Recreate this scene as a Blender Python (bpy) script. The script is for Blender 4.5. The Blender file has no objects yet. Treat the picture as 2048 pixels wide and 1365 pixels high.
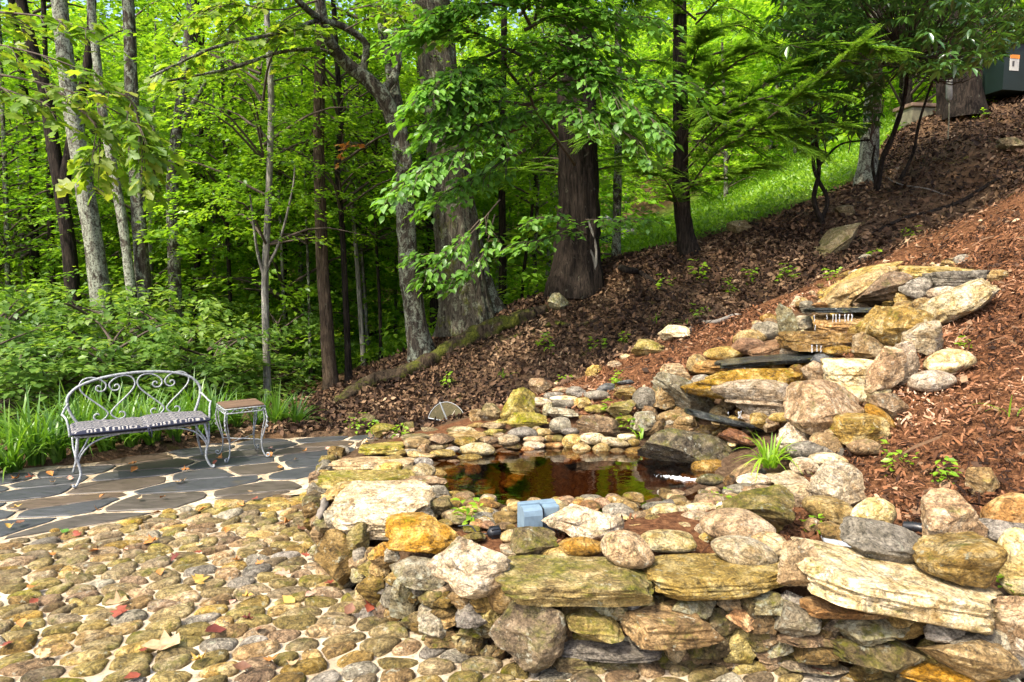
import bpy, bmesh, math, random
import numpy as np
from mathutils import Vector, Matrix, Euler, noise as mnoise

SC = bpy.context.scene
COL = SC.collection
R = math.radians
rng = np.random.default_rng(7)
random.seed(7)

ORD = ['first', 'second', 'third', 'fourth', 'fifth', 'sixth', 'seventh', 'eighth', 'ninth', 'tenth', 'eleventh', 'twelfth', 'thirteenth', 'fourteenth', 'fifteenth', 'sixteenth', 'seventeenth', 'eighteenth', 'nineteenth', 'twentieth'] + \
      ['twenty-' + w for w in ('first', 'second', 'third', 'fourth', 'fifth', 'sixth', 'seventh', 'eighth', 'ninth')] + ['thirtieth'] + ['thirty-' + w for w in ('first', 'second', 'third', 'fourth', 'fifth', 'sixth', 'seventh', 'eighth', 'ninth')]
# ------------------------------------------------------------------ camera, sky, sun, exposure
CAMH, F = 1.65, 1365.0
PITCH = math.atan((682.5 - 550.0) / F)
cam_d = bpy.data.cameras.new('camera')
cam_d.sensor_width = 36.0
cam_d.lens = 36.0 * F / 2048.0
cam_d.clip_end = 600.0
cam = bpy.data.objects.new('camera', cam_d)
COL.objects.link(cam)
cam.location = (0, 0, CAMH)
cam.rotation_euler = (R(90) - PITCH, 0, 0)
SC.camera = cam

SUN = Vector((-0.43, -0.44, 0.79)).normalized()
world = bpy.data.worlds.new('World')
SC.world = world
world.use_nodes = True
wn = world.node_tree
bg = wn.nodes['Background']
sky = wn.nodes.new('ShaderNodeTexSky')
sky.sky_type = 'NISHITA'
sky.sun_disc = False
sky.sun_elevation = math.asin(SUN.z)
sky.sun_rotation = math.atan2(SUN.x, SUN.y)
sky.dust_density = 4.0
sky.ozone_density = 0.3
sky.air_density = 0.8
wn.links.new(sky.outputs[0], bg.inputs[0])
bg.inputs[1].default_value = 0.15
sun_d = bpy.data.lights.new('sun', 'SUN')
sun_d.energy = 2.0
sun_d.angle = R(1.2)
sun_d.color = (1.0, 0.90, 0.74)
sun = bpy.data.objects.new('sun', sun_d)
COL.objects.link(sun)
sun.rotation_euler = (-SUN).to_track_quat('-Z', 'Y').to_euler()
SC.view_settings.view_transform = 'Standard'
SC.view_settings.look = 'None'
SC.view_settings.gamma = 1.0
SC.view_settings.use_curve_mapping = False
SC.view_settings.exposure = 1.7
SC.render.engine = 'CYCLES'
cy = SC.cycles
cy.use_denoising = True
cy.max_bounces = 10
cy.diffuse_bounces = 5
cy.glossy_bounces = 3
cy.transmission_bounces = 8
cy.transparent_max_bounces = 12
cy.caustics_reflective = False
cy.caustics_refractive = False
cy.sample_clamp_indirect = 6.0

# ------------------------------------------------------------------ picking points by the lens
CP, SP = math.cos(PITCH), math.sin(PITCH)
def ray(px, py):
    a, b = (px - 1024.0) / F, (682.5 - py) / F
    return np.array([a, CP + b * SP, -SP + b * CP])
def pt(px, py, Y):
    d = ray(px, py)
    return np.array([0, 0, CAMH]) + d * (Y / d[1])
def on_h(px, py, h):
    d = ray(px, py)
    return np.array([0, 0, CAMH]) + d * ((h - CAMH) / d[2])

# ------------------------------------------------------------------ terrain
def in_poly(x, y, poly):
    x = np.asarray(x, float); y = np.asarray(y, float)
    ins = np.zeros(x.shape, bool)
    n = len(poly)
    for i in range(n):
        x0, y0 = poly[i]; x1, y1 = poly[(i + 1) % n]
        c = ((y0 > y) != (y1 > y)) & (x < (x1 - x0) * (y - y0) / ((y1 - y0) or 1e-9) + x0)
        ins ^= c
    return ins

WALL = [tuple(on_h(*p, 0)[:2]) for p in
        [(626, 1092), (668, 1150), (722, 1195), (790, 1238), (860, 1272), (950, 1306), (1060, 1326), (1180, 1322), (1330, 1322),
         (1500, 1330), (1700, 1346), (1900, 1366), (2080, 1385)]]
WALL = [(-1.02, 7.05), (-1.25, 6.5), (-1.38, 5.8), (-1.45, 5.2), (-1.38, 4.7)] + WALL + [(3.2, 2.6), (6.0, 2.5)]
BACK = [tuple(on_h(*p, 0)[:2]) for p in [(-330, 985), (0, 942), (190, 926), (330, 906), (420, 890), (520, 880), (600, 876), (700, 874), (800, 868)]]
BOUND = [tuple(on_h(*p, 0)[:2]) for p in [(-330, 1185), (-150, 1128), (0, 1090), (100, 1068), (250, 1040), (370, 1018), (480, 1003), (600, 990), (660, 982), (740, 968)]]
PATIO = WALL + [(6, -8), (-16, -8), (-16, 5.0)] + BACK

WATER_Z = 0.235
def pond_rho(x, y):
    dx, dy = np.asarray(x) - 0.42, np.asarray(y) - 4.80
    th = np.arctan2(dy / 0.80, dx / 1.04)
    r = np.hypot(dx / 1.04, dy / 0.80)
    return r / (1 + 0.07 * np.sin(2 * th + 0.6) + 0.05 * np.sin(3 * th + 1.0) + 0.03 * np.sin(5 * th))

CPX = [(1200, 740, 7.5), (1300, 690, 7.6), (1400, 650, 7.8), (1500, 620, 8), (1600, 580, 8.1), (1700, 540, 8.2), (1850, 470, 8.7), (2048, 370, 9.6),
       (1085, 785, 6.9), (1010, 812, 6.8), (1150, 770, 7.2),
       (640, 862, 7.6), (760, 852, 7.6), (850, 842, 7.7), (1000, 795, 8.1), (1100, 765, 8.3), (1200, 735, 8.5), (1300, 692, 8.6),
       (1500, 630, 8.9), (1650, 565, 9.1), (1750, 515, 9.5), (1900, 445, 10.4),
       (650, 790, 10.0), (740, 762, 9.4), (830, 727, 9.6), (900, 690, 9.8), (1000, 645, 10), (1110, 605, 10.3), (1160, 592, 10.6),
       (1230, 530, 10.9), (1375, 512, 11), (1480, 472, 11.3), (1640, 440, 11.3), (1740, 355, 13), (1925, 222, 14.5), (2048, 178, 15.5),
       (1000, 720, 9.0), (1150, 665, 9.4), (1300, 605, 9.8), (1500, 520, 10.2), (1650, 490, 10.4), (1800, 400, 11.2), (1900, 300, 12.3), (2048, 260, 12.8),
       (700, 700, 16), (850, 692, 14), (1000, 655, 14), (1110, 615, 14), (1200, 535, 16), (1250, 502, 15.5), (1290, 468, 16), (1400, 450, 16.5),
       (1500, 412, 17), (1600, 372, 18), (1720, 302, 19), (1200, 503, 30), (1290, 498, 30.5)]
CW = [tuple(pt(*p)) for p in CPX]
CW += [(-1.1, 4.5, .27), (-.6, 3.8, .29), (0, 3.3, .30), (.6, 3.3, .31), (1.2, 3.25, .31), (1.8, 3.15, .32), (2.6, 3.0, .36), (4, 2.8, .85), (7, 2.6, 2.0),
       (-1.15, 5.0, .27), (-1.1, 5.6, .24), (-1.0, 6.2, .18), (-.85, 6.9, .06), (-.75, 5.0, .28), (-.55, 5.9, .28), (-.4, 6.5, .25), (-.3, 7.1, .2),
       (0, 3.8, .29), (.5, 3.8, .29), (1.2, 3.8, .30), (1.6, 4.2, .32), (1.62, 4.7, .34),
       (0, 5.85, .30), (.5, 5.8, .31), (1.0, 5.65, .33), (.1, 6.35, .38), (.6, 6.3, .43), (1.15, 6.2, .52),
       (1.78, 5.75, .42), (2.0, 5.95, .62), (2.43, 6.3, .90), (2.9, 6.7, 1.12), (3.4, 7.05, 1.33), (4.4, 7.6, 1.74),
       (3.63, 4.84, 1.15), (2.6, 4.2, .55), (2.45, 5.2, .72), (3.3, 6.1, 1.18), (5, 5.5, 1.86), (7, 6, 2.85), (10, 8, 4.5), (5, 3.5, 1.5), (10, 3, 4),
       (0, 2.5, .3), (2, 2.0, .3),
       (-1.6, 7.3, 0), (-2.4, 7.4, 0), (-3.5, 7.0, 0), (-4.7, 6.2, 0), (-6, 5.6, 0), (-3, 8.5, 0), (-5, 8, -.05), (-8, 8, -.1),
       (-5, 12, -.15), (-10, 12, -.3), (-5, 20, -.5), (-15, 18, -.6), (-12, 30, -.2), (-1.5, 20, -.1), (0, 28, 1.0),
       (10, 30, 6), (20, 30, 10), (0, 45, 5), (-20, 45, 3), (0, 75, 20), (-35, 75, 17), (35, 70, 28), (25, 15, 12), (16, 8, 7.5), (20, 0, 8), (-25, 5, -.2),
       (-20, -12, 0), (0, -12, .2), (12, -8, 4), (70, 40, 34), (-70, 40, 12), (70, 90, 44), (-70, 90, 26), (60, -12, 20), (-70, -12, 0), (30, 5, 13)]
CW = np.array(CW)
def _phi(r2):
    return 0.5 * r2 * np.log(np.maximum(r2, 1e-12))
def _fit():
    n = len(CW)
    X = CW[:, :2]
    K = _phi(((X[:, None] - X[None]) ** 2).sum(-1)) + np.eye(n) * 0.02
    P = np.c_[np.ones(n), X]
    A = np.block([[K, P], [P.T, np.zeros((3, 3))]])
    return np.linalg.solve(A, np.r_[CW[:, 2], 0, 0, 0])
WTS = _fit()
def H0(x, y):
    x = np.asarray(x, float).ravel(); y = np.asarray(y, float).ravel()
    out = np.empty(len(x))
    for s in range(0, len(x), 20000):
        a, b = x[s:s + 20000], y[s:s + 20000]
        r2 = (a[:, None] - CW[None, :, 0]) ** 2 + (b[:, None] - CW[None, :, 1]) ** 2
        out[s:s + 20000] = _phi(r2) @ WTS[:-3] + WTS[-3] + WTS[-2] * a + WTS[-1] * b
    return out
def H(x, y):
    x = np.asarray(x, float).ravel(); y = np.asarray(y, float).ravel()
    h = np.maximum(H0(x, y), -1.0)
    rho = pond_rho(x, y)
    near = rho < 1.35
    rim = np.clip((1.35 - rho) / 0.25, 0, 1)
    h = np.where(near & (rho > 1), np.maximum(h, WATER_Z + 0.03 * rim), h)
    k = np.clip((1.06 - rho) / 0.55, 0, 1)
    k = k * k * (3 - 2 * k)
    h = np.where(rho < 1.06, h * (1 - k) + (WATER_Z - 0.42) * k, h)
    return np.where(in_poly(x, y, PATIO), -0.04, h)
def H1(x, y):
    return float(H([x], [y])[0])
def hit(px, py, far=60.0):
    d = ray(px, py)
    ts = np.r_[np.arange(1.5, 20, 0.02), np.arange(20, far, 0.2)]
    P = np.array([0, 0, CAMH])[None] + d[None] * ts[:, None]
    below = P[:, 2] < H(P[:, 0], P[:, 1])
    i = int(np.argmax(below)) if below.any() else len(ts) - 1
    return P[i]

# ------------------------------------------------------------------ object helpers
def link(o, parent=None):
    COL.objects.link(o)
    if parent is not None:
        o.parent = parent
    return o
def props(o, label=None, cat=None, group=None, kind=None):
    if label: o['label'] = label
    if cat: o['category'] = cat
    if group: o['group'] = group
    if kind: o['kind'] = kind
    return o
def empty(name, loc=(0, 0, 0), rz=0.0):
    o = bpy.data.objects.new(name, None)
    o.empty_display_size = 0.1
    o.location = loc
    o.rotation_euler = (0, 0, rz)
    return link(o)
def mesh(name, V, Fc, mat, smooth=True):
    me = bpy.data.meshes.new(name)
    me.from_pydata([tuple(map(float, v)) for v in V], [], [tuple(map(int, f)) for f in Fc])
    if mat: me.materials.append(mat)
    if smooth:
        me.polygons.foreach_set('use_smooth', np.ones(len(me.polygons), bool))
    me.update()
    return me
def mk(name, V, Fc, mat, parent=None, smooth=True, loc=(0, 0, 0)):
    o = bpy.data.objects.new(name, mesh(name, V, Fc, mat, smooth))
    o.location = loc
    return link(o, parent)
def trimesh(name, V, T, mat, rnd=None, smooth=False):
    me = bpy.data.meshes.new(name)
    V = np.ascontiguousarray(V, np.float32); T = np.ascontiguousarray(T, np.int32)
    me.vertices.add(len(V)); me.vertices.foreach_set('co', V.ravel())
    me.loops.add(T.size); me.loops.foreach_set('vertex_index', T.ravel())
    me.polygons.add(len(T)); me.polygons.foreach_set('loop_start', np.arange(len(T), dtype=np.int32) * 3)
    if smooth:
        me.polygons.foreach_set('use_smooth', np.ones(len(T), bool))
    if rnd is not None:
        at = me.attributes.new('rnd', 'FLOAT', 'POINT')
        at.data.foreach_set('value', np.ascontiguousarray(rnd, np.float32))
    me.materials.append(mat)
    me.update(calc_edges=True)
    return me
def obj(name, me, parent=None, loc=(0, 0, 0), rot=(0, 0, 0), sc=(1, 1, 1)):
    o = bpy.data.objects.new(name, me)
    o.location = loc; o.rotation_euler = rot; o.scale = sc
    return link(o, parent)
class MB:
    def __init__(s): s.v = []; s.f = []
    def add(s, V, Fc):
        n = len(s.v)
        s.v += [tuple(v) for v in V]
        s.f += [tuple(i + n for i in f) for f in Fc]
        return s
    def box(s, c, d, rz=0.0, bev=0.0):
        bm = bmesh.new()
        bmesh.ops.create_cube(bm, size=1.0)
        for v in bm.verts: v.co = Vector((v.co.x * d[0], v.co.y * d[1], v.co.z * d[2]))
        if bev: bmesh.ops.bevel(bm, geom=list(bm.edges), offset=bev, segments=2, affect='EDGES', profile=0.6)
        m = Matrix.Translation(c) @ Matrix.Rotation(rz, 4, 'Z')
        bm.verts.ensure_lookup_table()
        s.add([m @ v.co for v in bm.verts], [[v.index for v in f.verts] for f in bm.faces])
        bm.free(); return s
    def tube(s, pts, rad, seg=8, caps=True):
        V, Fc = tube(pts, rad, seg, caps)
        return s.add(V, Fc)
    def build(s, name, mat, parent=None, smooth=True, loc=(0, 0, 0)):
        return mk(name, s.v, s.f, mat, parent, smooth, loc)
def spline(P, n):
    P = np.asarray(P, float)
    if len(P) == 2:
        t = np.linspace(0, 1, n)[:, None]
        return P[0] * (1 - t) + P[1] * t
    Q = np.vstack([2 * P[0] - P[1], P, 2 * P[-1] - P[-2]])
    out = []
    for u in np.linspace(0, len(P) - 1 - 1e-6, n):
        i = int(u); t = u - i
        p0, p1, p2, p3 = Q[i], Q[i + 1], Q[i + 2], Q[i + 3]
        out.append(0.5 * ((2 * p1) + (-p0 + p2) * t + (2 * p0 - 5 * p1 + 4 * p2 - p3) * t * t + (-p0 + 3 * p1 - 3 * p2 + p3) * t ** 3))
    return np.array(out)
def tube(pts, rad, seg=8, caps=True, rough=0.0, fr=4.0, seed=0.0):
    P = np.asarray(pts, float)
    n = len(P)
    rad = np.broadcast_to(np.asarray(rad, float), (n,))
    T = np.gradient(P, axis=0)
    T /= np.linalg.norm(T, axis=1)[:, None] + 1e-9
    a = np.array([1.0, 0, 0]) if abs(T[0][0]) < 0.8 else np.array([0, 1.0, 0])
    nrm = np.cross(T[0], a); nrm /= np.linalg.norm(nrm)
    V = []
    for i in range(n):
        nrm = nrm - T[i] * nrm.dot(T[i]); nrm /= np.linalg.norm(nrm) + 1e-9
        b = np.cross(T[i], nrm)
        for k in range(seg):
            th = 2 * math.pi * k / seg
            r = rad[i]
            if rough:
                q = Vector((math.cos(th) * fr * .35 + seed, math.sin(th) * fr * .35, i * 0.22))
                r *= 1 + rough * (mnoise.noise(q) + 0.5 * mnoise.noise(q * 2.7))
            V.append(P[i] + (nrm * math.cos(th) + b * math.sin(th)) * r)
    Fc = []
    for i in range(n - 1):
        for k in range(seg):
            k2 = (k + 1) % seg
            Fc.append((i * seg + k, i * seg + k2, (i + 1) * seg + k2, (i + 1) * seg + k))
    if caps:
        Fc.append(tuple(range(seg - 1, -1, -1)))
        Fc.append(tuple((n - 1) * seg + k for k in range(seg)))
    return V, Fc

# ------------------------------------------------------------------ materials
def newmat(name):
    m = bpy.data.materials.new(name)
    m.use_nodes = True
    nt = m.node_tree
    nt.nodes.clear()
    out = nt.nodes.new('ShaderNodeOutputMaterial')
    return m, nt, out
class NT:
    def __init__(s, nt): s.nt = nt
    def n(s, t, **kw):
        nd = s.nt.nodes.new(t)
        for k, v in kw.items(): setattr(nd, k, v)
        return nd
    def set(s, sock, v):
        if hasattr(v, 'is_output') or isinstance(v, bpy.types.NodeSocket): s.nt.links.new(v, sock)
        else:
            if isinstance(v, (tuple, list)) and len(v) == 3 and sock.type == 'RGBA': v = (*v, 1)
            sock.default_value = v
    def noise(s, vec, scale, detail=4, rough=0.55, dist=0.0):
        nd = s.n('ShaderNodeTexNoise')
        if vec is not None: s.set(nd.inputs['Vector'], vec)
        nd.inputs['Scale'].default_value = scale; nd.inputs['Detail'].default_value = detail
        nd.inputs['Roughness'].default_value = rough; nd.inputs['Distortion'].default_value = dist
        return nd.outputs['Fac']
    def ramp(s, fac, stops, interp='LINEAR'):
        nd = s.n('ShaderNodeValToRGB')
        nd.color_ramp.interpolation = interp
        e = nd.color_ramp.elements
        while len(e) > 1: e.remove(e[-1])
        for i, (p, c) in enumerate(stops):
            if not isinstance(c, (tuple, list)): c = (c, c, c)
            x = e[0] if i == 0 else e.new(p)
            x.position = p; x.color = (*c[:3], 1)
        s.set(nd.inputs[0], fac)
        return nd.outputs[0]
    def mix(s, f, a, b, mode='MIX'):
        nd = s.n('ShaderNodeMix', data_type='RGBA', blend_type=mode)
        s.set(nd.inputs[0], f); s.set(nd.inputs[6], a); s.set(nd.inputs[7], b)
        return nd.outputs[2]
    def math(s, op, a, b=0.0, c=None, clamp=False):
        nd = s.n('ShaderNodeMath', operation=op, use_clamp=clamp)
        s.set(nd.inputs[0], a); s.set(nd.inputs[1], b)
        if c is not None: s.set(nd.inputs[2], c)
        return nd.outputs[0]
    def bump(s, h, strength, dist=0.02):
        nd = s.n('ShaderNodeBump')
        nd.inputs['Strength'].default_value = strength; nd.inputs['Distance'].default_value = dist
        s.set(nd.inputs['Height'], h)
        return nd.outputs[0]
    def pos(s): return s.n('ShaderNodeNewGeometry').outputs['Position']
    def orand(s): return s.n('ShaderNodeObjectInfo').outputs['Random']
    def nz(s):
        sp = s.n('ShaderNodeSeparateXYZ'); s.set(sp.inputs[0], s.n('ShaderNodeNewGeometry').outputs['Normal'])
        return sp.outputs['Z']
    def vscale(s, v, xyz):
        nd = s.n('ShaderNodeMapping'); s.set(nd.inputs['Vector'], v); nd.inputs['Scale'].default_value = xyz
        return nd.outputs[0]
    def attr(s, name): return s.n('ShaderNodeAttribute', attribute_name=name).outputs['Fac']
    def hsv(s, col, h=0.5, sat=1.0, val=1.0):
        nd = s.n('ShaderNodeHueSaturation')
        s.set(nd.inputs['Hue'], h); s.set(nd.inputs['Saturation'], sat); s.set(nd.inputs['Value'], val); s.set(nd.inputs['Color'], col)
        return nd.outputs[0]
    def principled(s, out, col, rough=0.7, normal=None, spec=0.4, metal=0.0):
        p = s.n('ShaderNodeBsdfPrincipled')
        s.set(p.inputs['Base Color'], col); s.set(p.inputs['Roughness'], rough)
        p.inputs['Specular IOR Level'].default_value = spec
        s.set(p.inputs['Metallic'], metal)
        if normal is not None: s.set(p.inputs['Normal'], normal)
        s.nt.links.new(p.outputs[0], out.inputs[0])
        return p

def stone_mat(name, c1, c2, c3, moss=0.0, lichen=0.0, rough=0.75, strata=0.28):
    m, nt, out = newmat(name); k = NT(nt)
    p = k.pos(); r = k.orand()
    off = k.n('ShaderNodeVectorMath', operation='ADD')
    k.set(off.inputs[0], p)
    cmb = k.n('ShaderNodeCombineXYZ')
    k.set(cmb.inputs[0], k.math('MULTIPLY', r, 37.0)); k.set(cmb.inputs[2], k.math('MULTIPLY', r, 11.0))
    k.set(off.inputs[1], cmb.outputs[0])
    v = off.outputs[0]
    big = k.noise(v, 8.0, 8, 0.66, 1.0)
    col = k.ramp(big, [(0.38, c2), (0.5, c1), (0.61, c3)])
    st = k.noise(k.vscale(v, (7, 7, 15)), 1.6, 6, 0.65, 1.6)
    col = k.mix(strata, col, k.ramp(st, [(0.32, tuple(x * 0.5 for x in c2)), (0.5, c1), (0.72, c3)]))
    fine = k.noise(v, 95.0, 3, 0.7)
    col = k.mix(0.75, col, k.ramp(fine, [(0.36, 0.42), (0.5, 0.98), (0.66, 1.45)]), 'MULTIPLY')
    crack = k.noise(v, 16.0, 8, 0.72, 1.5)
    vein = k.ramp(k.math('ABSOLUTE', k.math('SUBTRACT', k.noise(k.vscale(v, (1, 1, 1.9)), 6.5, 6, 0.6, 1.4), 0.5)), [(0.0, 0.28), (0.012, 0.55), (0.035, 1.0)])
    col = k.mix(0.42, col, vein, 'MULTIPLY')
    col = k.mix(0.8, col, k.ramp(crack, [(0.37, 0.22), (0.46, 0.88), (0.60, 1.25)]), 'MULTIPLY')
    if lichen:
        lm = k.noise(v, 22.0, 5, 0.65)
        col = k.mix(k.ramp(lm, [(0.62 - 0.18 * lichen, 0.0), (0.70 - 0.14 * lichen, 0.85)]), col, (0.42, 0.42, 0.32))
    if moss:
        mm = k.noise(v, 9.0, 6, 0.7)
        mk_ = k.ramp(mm, [(0.60 - 0.28 * moss, 0.0), (0.72 - 0.16 * moss, 1.0)])
        up = k.ramp(k.nz(), [(0.0, 0.25), (0.55, 1.0)])
        mf = k.math('MULTIPLY', k.math('MULTIPLY', mk_, up), 0.85)
        mc = k.ramp(k.noise(v, 50.0, 3), [(0.35, (0.05, 0.055, 0.008)), (0.6, (0.17, 0.16, 0.015)), (0.75, (0.28, 0.24, 0.03))])
        col = k.mix(mf, col, mc)
    col = k.hsv(col, k.math('ADD', 0.495, k.math('MULTIPLY', r, 0.022)), k.math('ADD', 0.85, k.math('MULTIPLY', r, 0.35)), k.math('ADD', 0.66, k.math('MULTIPLY', k.math('FRACT', k.math('MULTIPLY', r, 7.3)), 0.58)))
    hh = k.math('ADD', k.math('ADD', k.math('MULTIPLY', crack, 1.0), k.math('MULTIPLY', vein, .25)), k.math('ADD', k.math('MULTIPLY', fine, 0.22), k.math('MULTIPLY', st, 0.7)))
    k.principled(out, col, rough, k.bump(hh, 0.95, 0.03), 0.5 if rough < .4 else 0.3)
    return m
MATS = {}
SPEC = {  # code: colours, moss, lichen, rough
    'g': ((.38, .235, .095), (.18, .10, .038), (.62, .48, .29), .15, .05, .75),
    'G': ((.36, .195, .06), (.15, .072, .02), (.60, .42, .21), .1, 0, .22),
    't': ((.45, .30, .13), (.25, .15, .06), (.65, .50, .29), .05, .1, .75),
    'w': ((.64, .50, .30), (.36, .22, .09), (.82, .71, .54), .10, .0, .75),
    'W': ((.56, .42, .22), (.28, .16, .05), (.80, .68, .48), 0, 0, .25),
    'y': ((.30, .26, .20), (.17, .145, .105), (.46, .41, .33), 0, .1, .7),
    'r': ((.40, .20, .07), (.21, .095, .03), (.60, .40, .20), .08, 0, .7),
    'R': ((.34, .13, .03), (.15, .05, .012), (.50, .26, .09), 0, 0, .16),
    'b': ((.26, .16, .068), (.13, .075, .03), (.43, .29, .14), .2, .1, .75),
    'B': ((.15, .08, .035), (.06, .032, .015), (.30, .18, .08), .1, 0, .18),
    'm': ((.34, .245, .10), (.16, .105, .04), (.54, .43, .23), .62, .05, .85),
    'l': ((.32, .265, .16), (.16, .12, .065), (.50, .45, .32), .3, .5, .85),
    'd': ((.19, .135, .07), (.08, .055, .028), (.34, .26, .15), .5, .2, .8),
    'D': ((.11, .085, .045), (.04, .03, .015), (.26, .20, .10), .45, .1, .15),
    's': ((.12, .125, .12), (.07, .07, .068), (.20, .195, .18), 0, 0, .55),
    'S': ((.035, .042, .040), (.02, .023, .022), (.085, .09, .075), .12, 0, .12),
    'o': ((.34, .245, .11), (.19, .13, .055), (.50, .39, .21), .26, .05, .62),
}
NAMES = {'g': 'golden_stone', 'G': 'wet_golden_stone', 't': 'tan_stone', 'w': 'pale_stone', 'W': 'wet_pale_stone', 'y': 'grey_stone', 'r': 'rusty_stone',
         'R': 'wet_rusty_stone', 'b': 'brown_stone', 'B': 'wet_brown_stone', 'm': 'mossy_stone', 'l': 'lichen_stone', 'd': 'dark_stone', 'D': 'wet_dark_stone',
         's': 'slate', 'S': 'wet_slate', 'o': 'olive_stone'}
for c, (a, b, e, mo, li, ro) in SPEC.items():
    kk = .82 if c == 'o' else .93
    a, b, e = [tuple(x * kk for x in q) for q in (a, b, e)]
    MATS[c] = stone_mat(NAMES[c], a, b, e, mo, li, ro)

def simple_mat(name, col, rough=0.5, metal=0.0, bump=0.0, bs=40.0, var=0.0):
    m, nt, out = newmat(name); k = NT(nt)
    c = col
    nm = None
    if var or bump:
        nz_ = k.noise(k.pos(), bs, 5, 0.6)
        if var: c = k.mix(var, col, k.ramp(nz_, [(0.35, tuple(x * 0.35 for x in col)), (0.65, tuple(min(1, x * 1.5) for x in col))]))
        if bump: nm = k.bump(nz_, bump, 0.01)
    k.principled(out, c, rough, nm, 0.5, metal)
    return m

def mortar_mat():
    m, nt, out = newmat('mortar'); k = NT(nt); p = k.pos()
    a = k.noise(p, 3.0, 5, 0.6); b = k.noise(p, 45.0, 5, 0.7)
    col = k.ramp(a, [(0.3, (.30, .235, .15)), (0.5, (.44, .365, .26)), (0.72, (.58, .51, .39))])
    col = k.mix(0.7, col, k.ramp(b, [(0.3, .45), (0.48, 1.0), (0.7, 1.15)]), 'MULTIPLY')
    d = k.noise(p, 11.0, 6, 0.75)
    col = k.mix(k.ramp(d, [(0.50, 0.0), (0.64, 0.85)]), col, (.14, .10, .05))
    k.principled(out, col, 0.9, k.bump(b, 0.6, 0.01), 0.2)
    return m
def flag_mat():
    m, nt, out = newmat('flagstone'); k = NT(nt); p = k.pos(); r = k.orand()
    base = k.ramp(r, [(0.0, (.030, .033, .038)), (0.4, (.046, .049, .052)), (0.6, (.062, .052, .040)), (0.8, (.085, .058, .036)), (0.9, (.042, .046, .050)), (1.0, (.034, .038, .043))])
    rot = k.n('ShaderNodeMapping'); k.set(rot.inputs['Vector'], p)
    rot.inputs['Rotation'].default_value = (0, 0, R(-25)); rot.inputs['Scale'].default_value = (5, 22, 5)
    a = k.noise(rot.outputs[0], 1.5, 6, 0.65, 0.8)
    b = k.noise(p, 4.0, 5, 0.6)
    col = k.mix(0.75, base, k.ramp(a, [(0.3, .45), (0.5, 1.0), (0.72, 1.7)]), 'MULTIPLY')
    col = k.mix(k.ramp(b, [(0.58, 0.0), (0.78, 0.45)]), col, (.10, .075, .03))
    k.principled(out, col, k.ramp(a, [(0.3, .42), (0.7, .7)]), k.bump(a, 0.4, 0.008), 0.5)
    return m
def ground_mat():
    m, nt, out = newmat('forest_ground'); k = NT(nt); p = k.pos()
    z = k.n('ShaderNodeAttribute', attribute_name='zone')
    sp = k.n('ShaderNodeSeparateColor'); nt.links.new(z.outputs['Color'], sp.inputs[0])
    a = k.noise(p, 1.8, 6, 0.65); b = k.noise(p, 26.0, 6, 0.75, 0.6); c = k.noise(p, 80.0, 3, 0.7)
    lit = k.ramp(b, [(0.28, (.025, .015, .009)), (0.45, (.085, .052, .03)), (0.6, (.16, .105, .062)), (0.78, (.28, .19, .12))])
    mul = k.ramp(b, [(0.28, (.03, .012, .006)), (0.45, (.12, .052, .024)), (0.6, (.22, .105, .048)), (0.78, (.34, .19, .10))])
    soil = k.ramp(a, [(0.35, (.06, .032, .017)), (0.6, (.14, .08, .04))])
    grass = k.ramp(b, [(0.3, (.03, .05, .008)), (0.55, (.10, .16, .02)), (0.75, (.2, .28, .04))])
    col = k.mix(k.ramp(a, [(0.48, 0.0), (0.62, 0.8)]), lit, soil)
    col = k.mix(sp.outputs[0], col, mul)
    col = k.mix(sp.outputs[1], col, grass)
    mosspatch = k.math('MULTIPLY', k.ramp(k.noise(p, 2.6, 5, 0.7), [(0.60, 0.0), (0.70, 0.8)]), k.math('SUBTRACT', 1.0, sp.outputs[0], clamp=True))
    col = k.mix(mosspatch, col, k.ramp(c, [(0.35, (.03, .035, .006)), (0.65, (.12, .13, .015))]))
    k.principled(out, col, 0.95, k.bump(k.math('ADD', b, k.math('MULTIPLY', c, 0.4)), 0.9, 0.04), 0.1)
    return m
def bark_mat(name, dark, light, lichen=0.4, lcol=(.36, .40, .31), moss=0.0, sc=1.0):
    m, nt, out = newmat(name); k = NT(nt); p = k.pos()
    a = k.noise(k.vscale(p, (19 * sc, 19 * sc, 2.8 * sc)), 1.6, 8, 0.7, 0.8)
    b = k.noise(k.vscale(p, (5.0, 5.0, 3.2)), 1.9, 8, 0.75, 0.6)
    c = k.noise(p, 38.0, 4, 0.7)
    col = k.ramp(a, [(0.36, tuple(x * .25 for x in dark)), (0.47, dark), (0.62, light)])
    if lichen:
        f = k.math('MULTIPLY', k.ramp(b, [(0.66 - .3 * lichen, 0.0), (0.72 - .24 * lichen, 1.0)]), k.ramp(c, [(0.40, 0.0), (0.50, 1.0)]))
        col = k.mix(k.math('MULTIPLY', f, 0.9), col, lcol)
    if moss:
        f = k.ramp(k.noise(p, 4.0, 6, 0.7), [(0.60 - .25 * moss, 0.0), (0.70 - .2 * moss, 0.9)])
        col = k.mix(f, col, k.ramp(c, [(0.35, (.03, .04, .006)), (0.7, (.16, .17, .02))]))
    k.principled(out, col, 0.9, k.bump(k.math('ADD', a, k.math('MULTIPLY', c, .25)), 1.0, 0.035), 0.15)
    return m
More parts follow.
